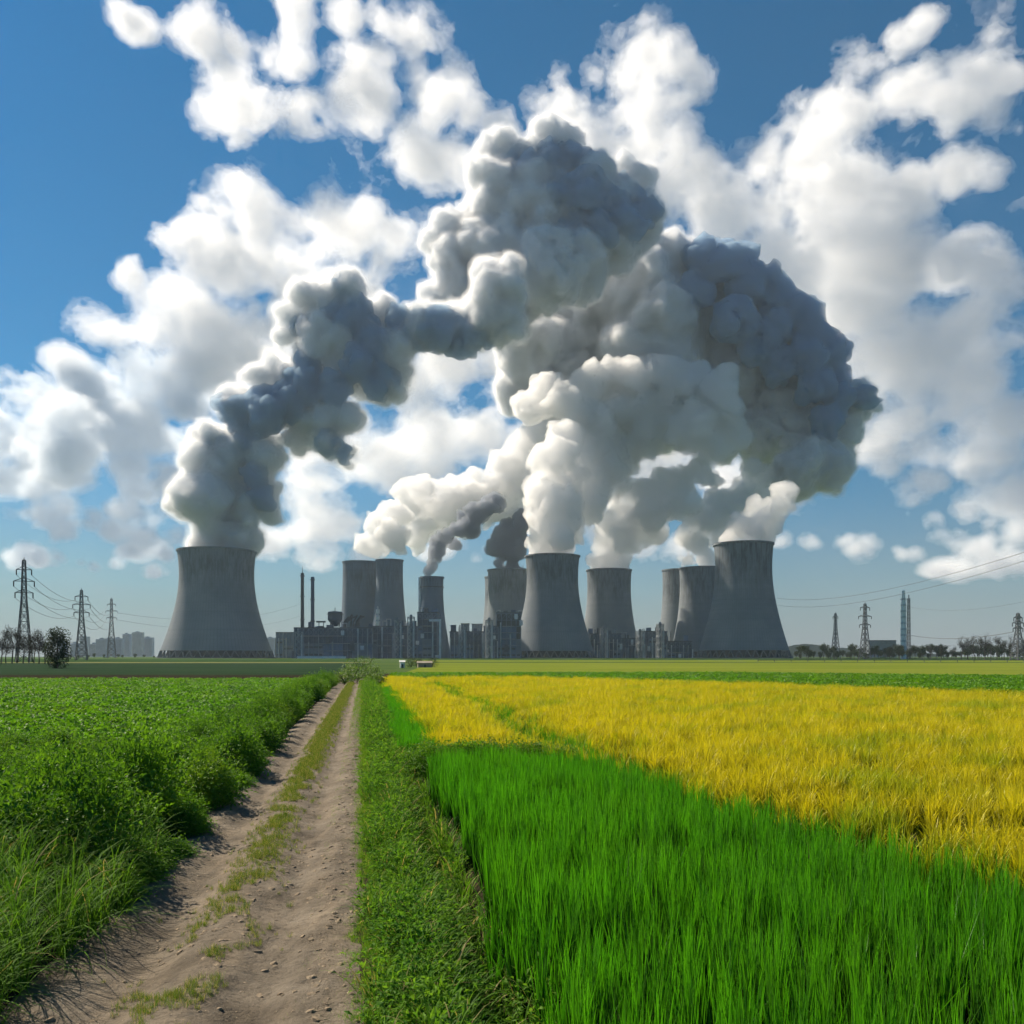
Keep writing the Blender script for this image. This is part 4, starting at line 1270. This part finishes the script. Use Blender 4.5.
def blob_mesh(name, blobs, h, seed, kids=(22, 12, 9), span=((0.30, 0.55), (0.28, 0.5), (0.3, 0.5)), rough=0.28, noise_l=(55.0, 26.0, 11.0), levels=(0.0,)):
    """billowing body: blobs is a list of (x, y, z, r); smaller billows grow on each, smaller ones again on those"""
    rg = np.random.default_rng(seed)
    B = np.array(blobs, np.float32)
    lo = (B[:, :3] - B[:, 3:4] * 1.75).min(0) - 4 * h; hi = (B[:, :3] + B[:, 3:4] * 1.75).max(0) + 4 * h
    lo[2] = max(lo[2], 0.5)
    n = np.ceil((hi - lo) / h).astype(int)
    D = np.full(n, 1000.0, np.float32)
    ax = [lo[k] + np.arange(n[k], dtype=np.float32) * h for k in range(3)]
    def splat(S):
        kept = []
        for s in S:
            x, y, z, r = s
            if r < 0.8 * h: continue
            c = [min(max(int((q - lo[k]) / h), 0), n[k] - 1) for k, q in enumerate((x, y, z))]
            if D[c[0], c[1], c[2]] < -0.9 * r: continue
            m = r + 4 * h
            a = [max(0, int((q - m - lo[k]) / h)) for k, q in enumerate((x, y, z))]
            b = [min(n[k], int((q + m - lo[k]) / h) + 2) for k, q in enumerate((x, y, z))]
            if min(b[k] - a[k] for k in range(3)) <= 0: continue
            d = np.sqrt((ax[0][a[0]:b[0], None, None] - x) ** 2 + (ax[1][None, a[1]:b[1], None] - y) ** 2 + (ax[2][None, None, a[2]:b[2]] - z) ** 2) - r
            sl = D[a[0]:b[0], a[1]:b[1], a[2]:b[2]]
            np.minimum(sl, d, out=sl)
            kept.append(s)
        return np.array(kept, np.float32).reshape(-1, 4)
    P = splat(B)
    for k, (l_, h_) in zip(kids, span):
        P = P[P[:, 3] > 2.6 * h]
        if not len(P): break
        d = rg.normal(size=(len(P), k, 3)); d[..., 2] += 0.25; d /= np.linalg.norm(d, axis=2, keepdims=True)
        rr = P[:, None, 3] * rg.uniform(l_, h_, size=(len(P), k))
        c = P[:, None, :3] + d * (P[:, None, 3:4] * 0.82)
        P = splat(np.concatenate([c, rr[..., None]], 2).reshape(-1, 4))
    near = np.argwhere(np.abs(D) < rough * sum(noise_l) * 0.5 + 3 * h)
    Q = lo + near * h
    dd = 0
    dd = np.zeros(len(Q), np.float32)
    for c in range(0, len(Q), 1500000):
        q = Q[c:c + 1500000]
        for i, L in enumerate(noise_l):
            dd[c:c + 1500000] += rough * L * (1 + 0.12 * i) * (np.abs(perlin(q / L + 7.7 * i)) - 0.3 + (0.45 * perlin(q / (L * 0.8) + 3.1 * i + 50) if i else 0.0))
    D[near[:, 0], near[:, 1], near[:, 2]] += dd.astype(np.float32)
    out = []
    for lv in levels:
        V, Fc = surface_nets(D - lv, lo, h)
        out.append(mesh_np(name, V, Fc, smooth=True))
    return out


def steam_mat(name, dens, col=(1, 1, 1), aniso=0.25, surf=0.12, surf_col=(0.9, 0.9, 0.9)):
    surf = float(surf)
    m, t = new_mat(name)
    out = t.n('ShaderNodeOutputMaterial')
    vs = t.n('ShaderNodeVolumePrincipled', {'Color': (*col, 1), 'Density': dens, 'Anisotropy': aniso})
    t.nt.links.new(vs.outputs[0], out.inputs['Volume'])
    if surf <= 0: return m
    tr = t.n('ShaderNodeBsdfTransparent')
    df = t.n('ShaderNodeBsdfDiffuse', {'Color': (*surf_col, 1)})
    mx = t.n('ShaderNodeMixShader', {0: surf, 1: tr.outputs[0], 2: df.outputs[0]})
    t.nt.links.new(mx.outputs[0], out.inputs['Surface'])
    return m
# ---------------------------------------------------------------- the plumes: (u, v, radius, depth offset in metres) at the distance of their tower
def plume(name, label, spots, d, h, seed, mat, depth=0.8, shrink=0.80, cat='steam plume', group=None, dark=(), wisp=False, **kw):
    rg = np.random.default_rng(seed)
    k = d / F
    bl = []
    for s in spots:
        u, v, r = s[:3]
        off = s[3] if len(s) > 3 else 0.0
        p = px(u, v, d)
        bl.append((p.x, d + off + rg.uniform(-1, 1) * r * k * depth, p.z, r * k * shrink))
    ms = blob_mesh(name, bl, h, seed, levels=(0.0, 3.0, 8.0) if wisp else (0.0,), **kw)
    o = link(name, ms[0], mat)
    if wisp:
        link('thin_vapour', ms[1], M_veil, o); link('thin_vapour', ms[2], M_veil2, o)
    if dark:  # added slate lobes that put the plume's shaded parts into colour
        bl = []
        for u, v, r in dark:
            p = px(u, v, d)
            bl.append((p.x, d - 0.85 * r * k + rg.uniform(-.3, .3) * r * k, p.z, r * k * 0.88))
        link('shade_billow', blob_mesh('shade_billow', bl, h * 0.85, seed + 50, rough=0.20)[0], M_slate_shade, o)
    return tag(o, label, cat, group)


M_steam = steam_mat('white_steam', 0.09, (0.990, 0.992, 0.995), aniso=0.35, surf=0.06, surf_col=(0.86, 0.87, 0.88))
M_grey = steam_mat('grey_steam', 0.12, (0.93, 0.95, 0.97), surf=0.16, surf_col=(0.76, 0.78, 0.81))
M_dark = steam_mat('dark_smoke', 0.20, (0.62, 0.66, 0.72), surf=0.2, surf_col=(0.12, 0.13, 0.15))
M_veil = steam_mat('thin_vapour', 0.045, (0.985, 0.99, 0.995), aniso=0.4, surf=0)
M_veil2 = steam_mat('thinnest_vapour', 0.012, (0.985, 0.99, 0.995), aniso=0.4, surf=0)
M_slate_shade = steam_mat('slate_shade', 0.14, (0.56, 0.72, 0.86), surf=0.14, surf_col=(0.26, 0.37, 0.50))  # slate-blue colour stands in for shade on the plumes' dark sides
D_ZIG = [(232, 412, 13), (250, 418, 19), (272, 418, 22), (292, 408, 20), (262, 432, 14), (212, 446, 9), (308, 392, 18), (310, 372, 14), (225, 455, 12), (300, 326, 9), (312, 332, 12), (348, 300, 15), (356, 314, 18), (346, 328, 17), (338, 316, 14),
         (366, 332, 16), (378, 350, 18), (362, 372, 18), (380, 385, 17), (340, 395, 16), (400, 326, 14), (418, 335, 17), (438, 338, 20), (460, 342, 19), (478, 334, 18), (494, 325, 16), (330, 445, 14), (344, 453, 11), (264, 500, 11), (258, 478, 12), (246, 450, 13)]
D_HIGH = [(515, 170, 14), (530, 180, 18), (550, 172, 18), (568, 170, 17), (580, 182, 18), (560, 205, 22), (585, 205, 22), (605, 218, 22), (620, 232, 20), (600, 240, 20), (575, 235, 20), (632, 205, 12), (646, 216, 12), (640, 232, 14), (540, 205, 16), (622, 190, 10),
          (460, 288, 13), (480, 262, 12), (500, 300, 14), (508, 205, 10)]
D_MASS = [(700, 262, 18), (722, 272, 20), (742, 268, 16), (748, 290, 22), (772, 300, 20), (796, 324, 20), (814, 340, 18), (826, 360, 16), (838, 376, 9), (768, 335, 20), (728, 330, 22), (802, 362, 20), (776, 368, 18),
          (812, 392, 18), (835, 402, 16), (858, 402, 11), (870, 404, 7), (822, 424, 16), (690, 300, 18), (752, 352, 16)]
GP = 'steam plumes rising from the cooling towers'

P_ZIG = [(206, 540, 20), (236, 540, 22), (222, 530, 30), (212, 505, 30), (205, 480, 22), (228, 490, 30), (226, 462, 26), (204, 462, 18), (198, 441, 12), (190, 448, 7),
         (214, 438, 14), (240, 430, 20), (250, 445, 22), (268, 462, 18), (262, 492, 14), (268, 512, 10), (248, 515, 14),
         (238, 410, 17), (230, 402, 10), (252, 408, 20), (272, 412, 20), (285, 400, 24), (300, 410, 22), (262, 380, 14), (274, 366, 12), (292, 378, 20), (303, 360, 18),
         (318, 385, 20), (320, 425, 24), (330, 445, 18), (344, 452, 12), (345, 420, 20), (300, 435, 18),
         (286, 335, 12), (284, 318, 11), (298, 322, 16), (314, 300, 20), (326, 290, 15), (318, 325, 22), (335, 305, 22), (350, 298, 20), (330, 345, 24), (350, 335, 26),
         (366, 315, 18), (372, 340, 26), (350, 370, 26), (372, 372, 24), (388, 392, 14), (396, 375, 16), (398, 355, 18), (384, 308, 12),
         (396, 322, 18), (412, 318, 15), (422, 332, 20), (440, 330, 22), (458, 335, 22), (470, 322, 24), (488, 318, 26), (500, 300, 28), (505, 330, 18)]
P_HIGH = [(436, 300, 14), (452, 290, 20), (448, 265, 18), (436, 240, 14), (450, 228, 16), (466, 245, 26), (470, 272, 26), (478, 215, 22), (492, 190, 22), (490, 160, 16), (492, 142, 11), (506, 150, 14),
          (505, 175, 24), (500, 220, 32), (500, 260, 36), (508, 295, 34), (530, 175, 26), (548, 155, 22), (566, 150, 18), (578, 165, 18), (560, 190, 30), (535, 210, 32), (590, 190, 24), (600, 215, 30),
          (575, 225, 34), (620, 200, 20), (635, 195, 16), (648, 210, 18), (630, 228, 28), (612, 245, 26), (545, 245, 36), (580, 265, 34), (540, 285, 38), (640, 175, 15), (625, 165, 12)]
P_MASS = [(555, 330, 50, 40), (590, 300, 50, 60), (630, 290, 52, 80), (660, 262, 36, 60), (682, 248, 24, 40), (700, 262, 28, 60), (722, 268, 26, 60), (745, 262, 16, 60), (745, 285, 28, 60), (690, 295, 52, 90),
          (735, 315, 44, 80), (770, 305, 28, 60), (790, 318, 24, 50), (805, 335, 26, 50), (825, 338, 16, 40), (820, 360, 24, 40), (838, 372, 12, 40), (785, 350, 44, 60), (745, 360, 54, 80), (700, 350, 56, 90),
          (650, 340, 56, 90), (605, 350, 52, 70), (560, 370, 40, 60), (800, 385, 36, 40), (830, 400, 26, 30), (852, 398, 18, 20), (868, 404, 12, 20), (878, 404, 7, 20), (840, 425, 28, 20), (815, 430, 34, 30),
          (780, 420, 40, 50), (740, 405, 42, 60), (690, 400, 42, 70), (845, 450, 20, 20), (825, 465, 26, 10), (800, 470, 26, 10), (530, 345, 34, 40), (520, 380, 26, 60), (610, 395, 38, 70), (650, 400, 40, 70)]
P_FRONT = [(546, 402, 16), (590, 385, 22), (610, 375, 18), (632, 378, 22), (655, 372, 18), (672, 380, 24), (700, 378, 20), (716, 390, 20), (700, 405, 26), (660, 405, 28), (625, 402, 24), (690, 430, 26), (650, 430, 26), (725, 410, 16),
           (735, 430, 20), (715, 445, 20), (560, 405, 22), (545, 390, 16), (530, 412, 18), (575, 420, 22)]
P_T5 = [(540, 548, 14), (566, 548, 14), (552, 538, 24), (546, 515, 24), (560, 510, 24), (538, 500, 16), (545, 485, 22), (562, 480, 26), (542, 462, 14), (560, 455, 22), (580, 450, 24), (576, 475, 26), (565, 435, 18), (592, 430, 24),
        (600, 412, 22), (615, 402, 18), (630, 396, 14), (642, 402, 12), (636, 418, 18), (618, 425, 24), (612, 448, 26), (640, 440, 16), (600, 468, 24), (630, 462, 18), (588, 495, 22), (574, 520, 18)]
P_AB = [(388, 550, 14), (372, 552, 9), (400, 545, 15), (388, 532, 14), (400, 522, 16), (418, 535, 16), (410, 505, 16), (404, 495, 10), (420, 490, 14), (432, 505, 20), (425, 520, 18), (440, 488, 16), (452, 480, 14), (450, 500, 22),
        (470, 495, 22), (462, 515, 18), (486, 485, 18), (500, 480, 20), (490, 505, 18), (470, 472, 12), (412, 488, 8), (515, 460, 22), (530, 440, 22), (508, 500, 14), (525, 485, 18), (520, 515, 14), (500, 455, 14), (545, 425, 20)]
P_C = [(428, 574, 3), (429, 569, 3.6), (431, 562, 4.5), (434, 556, 5.5), (438, 549, 7), (442, 541, 8), (449, 536, 9), (455, 530, 10), (463, 526, 10), (470, 520, 11), (478, 514, 11), (487, 511, 11), (494, 505, 10), (452, 543, 6), (470, 531, 7)]
P_T4 = [(498, 563, 10), (512, 563, 12), (505, 555, 12), (496, 550, 9), (515, 550, 12), (505, 540, 12), (516, 535, 13), (508, 527, 10), (500, 535, 9), (522, 522, 12)]
P_T6 = [(598, 563, 11), (618, 563, 12), (608, 553, 16), (604, 540, 14), (622, 542, 17), (612, 525, 15), (632, 530, 18), (625, 515, 15), (645, 518, 19), (640, 500, 16), (660, 508, 18), (660, 490, 15), (678, 492, 16), (690, 484, 13),
        (698, 490, 9), (675, 512, 14), (650, 535, 14), (615, 505, 12), (628, 495, 12), (600, 520, 9)]
P_T8 = [(688, 560, 9), (704, 560, 10), (694, 549, 13), (688, 535, 11), (700, 530, 15), (698, 514, 13), (712, 520, 16), (708, 503, 11), (725, 512, 14), (720, 538, 13), (688, 520, 8), (735, 522, 14), (730, 500, 14), (745, 508, 15),
        (745, 490, 13), (760, 495, 15), (765, 478, 14), (780, 482, 14), (752, 470, 10), (775, 500, 12), (790, 470, 12)]
P_T9 = [(728, 536, 10), (748, 535, 12), (764, 536, 10), (755, 524, 14), (770, 522, 13), (738, 526, 10), (775, 510, 12), (782, 495, 12), (765, 508, 12)]

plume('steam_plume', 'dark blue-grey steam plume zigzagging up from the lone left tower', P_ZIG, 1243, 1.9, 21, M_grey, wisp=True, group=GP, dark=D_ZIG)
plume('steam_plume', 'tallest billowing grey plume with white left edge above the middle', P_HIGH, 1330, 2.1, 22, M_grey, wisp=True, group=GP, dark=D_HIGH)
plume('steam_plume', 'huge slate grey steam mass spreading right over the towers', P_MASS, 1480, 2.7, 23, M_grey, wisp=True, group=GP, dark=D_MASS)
plume('steam_plume', 'white cumulus-like steam puffs in front of the slate grey mass', P_FRONT, 1400, 2.1, 24, M_steam, group=GP)
plume('steam_plume', 'bright white steam column bulging from the centre tower', [(u, v, r, max(0, u - 550) * 2.0) for u, v, r in P_T5], 1304, 1.8, 25, M_steam, group=GP)
plume('steam_plume', 'white steam drifting right from the paired narrow towers', [(u, v, r, -85 if u < 402 else (0 if u < 425 else 60)) for u, v, r in P_AB], 1480, 1.9, 26, M_steam, group=GP)
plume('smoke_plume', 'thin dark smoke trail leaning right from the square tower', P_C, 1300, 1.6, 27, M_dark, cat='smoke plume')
plume('steam_plume', 'dark grey steam rising from the tower behind the dark plant block', P_T4, 1500, 2.0, 28, M_dark, group=GP)
plume('steam_plume', 'greyish white steam rising right from the tower behind the centre one', [(u, v, r, -max(0, u - 612) * 1.2) for u, v, r in P_T6], 1512, 1.9, 29, M_steam, group=GP)
plume('steam_plume', 'white steam rising from the brown-lit tower behind the right one', P_T8, 1478, 1.9, 30, M_steam, group=GP)
plume('steam_plume', 'low soft steam cap on the rightmost nearest tower', P_T9, 1167, 2.0, 31, M_steam, group=GP)
# ---------------------------------------------------------------- clouds: real drifting bodies some kilometres behind the plant
CLOUDS = [
    (140, 30, 24), (135, 20, 16), (225, 55, 32), (205, 45, 22), (255, 85, 38), (290, 100, 36), (285, 60, 28), (300, 30, 26), (290, 10, 22), (345, 22, 20), (400, 35, 30), (415, 50, 20), (360, 80, 34), (385, 110, 32), (375, 60, 20), (410, 135, 30),
    (440, 100, 28), (470, 115, 20), (455, 150, 34), (430, 165, 24), (550, 102, 30), (535, 110, 18), (565, 95, 18), (640, 95, 42), (620, 75, 26), (650, 60, 26), (685, 70, 26), (690, 95, 22), (625, 140, 44), (655, 150, 42), (600, 125, 26), (650, 190, 40),
    (700, 165, 26), (725, 175, 24), (715, 210, 36), (760, 230, 40), (800, 150, 44), (775, 170, 34), (770, 145, 20), (830, 125, 26), (860, 140, 44), (890, 120, 28), (900, 145, 24), (840, 190, 50), (800, 220, 52), (870, 215, 40), (930, 190, 30), (950, 180, 24), (910, 175, 22), (940, 205, 20),
    (945, 75, 26), (960, 100, 32), (985, 125, 28), (955, 130, 24), (930, 60, 20), (880, 60, 22), (905, 40, 24), (920, 20, 18), (1000, 50, 24), (1015, 80, 26), (1010, 130, 20), (840, 270, 50), (880, 290, 50), (920, 275, 44), (960, 280, 38), (990, 290, 28), (900, 330, 50), (950, 330, 40), (870, 350, 44),
    (920, 370, 40), (970, 360, 36), (1000, 385, 26), (900, 405, 36), (950, 410, 34), (985, 420, 30), (1015, 330, 18), (1000, 320, 12), (900, 460, 16), (930, 450, 30), (975, 455, 30), (1010, 450, 26), (940, 495, 26), (980, 500, 32), (1015, 500, 26), (1010, 560, 30), (985, 550, 18),
    (890, 465, 12), (830, 545, 18), (855, 540, 16), (812, 548, 12), (830, 500, 12), (780, 260, 40), (760, 200, 24),
    (220, 215, 32), (200, 205, 22), (245, 205, 30), (265, 220, 24), (175, 235, 26), (195, 270, 40), (160, 295, 36), (230, 290, 44), (255, 265, 34), (290, 270, 34), (135, 270, 20), (320, 250, 34), (350, 225, 34), (385, 215, 34), (400, 235, 32), (375, 250, 36), (415, 260, 30), (340, 280, 34), (300, 310, 40), (250, 330, 40),
    (200, 330, 36), (170, 330, 26), (95, 322, 20), (115, 330, 16), (80, 318, 12), (65, 270, 10), (100, 262, 12), (85, 268, 8), (125, 240, 10), (220, 370, 34), (180, 385, 26), (115, 390, 36), (80, 385, 26), (140, 415, 36), (60, 425, 30), (30, 440, 34), (100, 445, 36), (165, 440, 34), (10, 410, 20), (20, 480, 36), (60, 480, 34), (110, 490, 32), (150, 480, 28), (190, 410, 24),
    (10, 520, 24), (60, 530, 22), (110, 530, 22), (160, 535, 24), (140, 555, 16), (40, 560, 18), (85, 565, 16), (300, 540, 30), (330, 520, 32), (290, 500, 24), (350, 480, 34), (310, 470, 24), (330, 560, 24), (380, 450, 36), (420, 420, 40), (450, 390, 36), (400, 400, 30), (360, 420, 26), (430, 460, 34), (470, 440, 36), (480, 410, 26), (390, 490, 26), (430, 370, 26), (500, 360, 36), (460, 350, 26),
    (30, 400, 26), (75, 455, 36), (125, 460, 30), (175, 470, 26), (185, 500, 24), (40, 510, 30), (130, 515, 22), (20, 555, 22), (120, 580, 16), (190, 560, 18), (160, 575, 14), (45, 585, 14), (215, 410, 24), (150, 365, 24), (60, 365, 18), (270, 360, 30), (10, 445, 26),
    (870, 410, 34), (1005, 430, 24), (925, 420, 34), (880, 440, 26), (1000, 475, 24), (915, 520, 20), (950, 535, 22), (995, 530, 24), (900, 555, 14), (940, 570, 14), (1010, 590, 12), (870, 590, 12), (985, 330, 34), (860, 320, 44), (1005, 355, 24), (930, 250, 34), (820, 300, 44), (890, 260, 40), (980, 180, 24), (1015, 200, 18), (600, 100, 24), (510, 130, 18), (480, 170, 22),
    (530, 430, 40), (600, 440, 44), (560, 500, 36), (660, 470, 44), (720, 480, 36), (620, 520, 36), (690, 530, 30), (760, 545, 22), (480, 545, 26), (450, 560, 22),
]
def clouds(spots, seed, h, dens, col, thick=0.5):
    """drifting vapour: a soft coverage field of puffs torn by fractal noise, meshed at several levels of density"""
    rg = np.random.default_rng(seed)
    spots = [c for c in spots if c[1] < 576 and c[2] > 12]
    bl, d = [], 5400.0
    k = d / F
    for (u, v, r) in spots:
        low = min(1.0, max(0.0, (v - 470) / 110.0))
        for i in range(2 if low < 0.4 else 4):
            uu, vv = u + rg.normal() * r * (0.35 + 0.7 * low), v + rg.normal() * r * (0.28 - 0.16 * low)
            p = px(uu, vv, d + rg.normal() * r * k * thick)
            bl.append((p.x, p.y, p.z, r * k * rg.uniform(0.75, 1.2) * (1 - 0.40 * low)))
    B = np.array(bl, np.float32)
    lo = (B[:, :3] - B[:, 3:4] * 1.15).min(0); hi = (B[:, :3] + B[:, 3:4] * 1.15).max(0)
    lo[1] = max(lo[1], 4300.0); lo[2] = max(lo[2], 60.0)
    n = np.ceil((hi - lo) / h).astype(int)
    C = np.full(n, -1.0, np.float32)
    ax = [lo[q] + np.arange(n[q], dtype=np.float32) * h for q in range(3)]
    for x, y, z, r in B:
        m = r * 1.85
        a = [max(0, int((c - m - lo[q]) / h)) for q, c in enumerate((x, y, z))]
        b = [min(n[q], int((c + m - lo[q]) / h) + 2) for q, c in enumerate((x, y, z))]
        if min(b[q] - a[q] for q in range(3)) <= 0: continue
        dz = ax[2][None, None, a[2]:b[2]] - z
        dz = np.where(dz < 0, dz * 1.5, dz)
        f = 0.86 * (1 - np.sqrt((ax[0][a[0]:b[0], None, None] - x) ** 2 + (ax[1][None, a[1]:b[1], None] - y) ** 2 + dz ** 2) / r)
        sl = C[a[0]:b[0], a[1]:b[1], a[2]:b[2]]
        np.maximum(sl, f, out=sl)
    D = np.full(n, 1.0, np.float32)
    idx = np.argwhere(C > -0.80)
    for c in range(0, len(idx), 1200000):
        i = idx[c:c + 1200000]
        P = lo + i * h
        P = P * np.array([1, 1, 1.25], np.float32) + seed * 31.7
        w = np.stack([perlin(P / 260.0), perlin(P / 260.0 + 40), perlin(P / 260.0 + 80)], 1) * 60.0
        P = P + w
        N = 0; amp = 0.95
        for L in (410.0, 190.0, 92.0, 46.0, 25.0):
            q = perlin(P / L + L)
            N = N + amp * (q if L > 300 else (0.55 * q + 0.75 * (0.32 - np.abs(q)))); amp *= 0.66
        D[i[:, 0], i[:, 1], i[:, 2]] = 0.19 - (C[i[:, 0], i[:, 1], i[:, 2]] + N)
    for lv, den in zip((0.0, -0.20, -0.48, -0.85), dens):
        V, Fc = surface_nets(D - lv, lo, h)
        if not len(Fc): continue
        tag(link('clouds', mesh_np('clouds', V, Fc), steam_mat('cloud_vapour', den, col, 0.3, surf=0)), kind='stuff')
clouds([c for c in CLOUDS if not (c[0] < 265 and c[1] > 384)], 77, 10.0, (0.0018, 0.0030, 0.0045, 0.008), (0.985, 0.988, 0.992))
# the thicker, greyer banks low on the left
clouds([c for c in CLOUDS if c[0] < 265 and c[1] > 384], 78, 10.0, (0.0020, 0.005, 0.010, 0.014), (0.88, 0.92, 0.96), 1.2)
# ---------------------------------------------------------------- air between here and the skyline
hm = MB(); hm.box(-3400, 3400, -30, 4100, -14.0, 850)
M_haze, t = new_mat('haze_air')
pv = t.n('ShaderNodeVolumePrincipled', {'Color': (0.70, 0.85, 1.0, 1), 'Density': 0.000058, 'Anisotropy': 0.1})
o = t.n('ShaderNodeOutputMaterial'); t.nt.links.new(pv.outputs[0], o.inputs['Volume'])
tag(hm.build('haze', M_haze), kind='stuff')
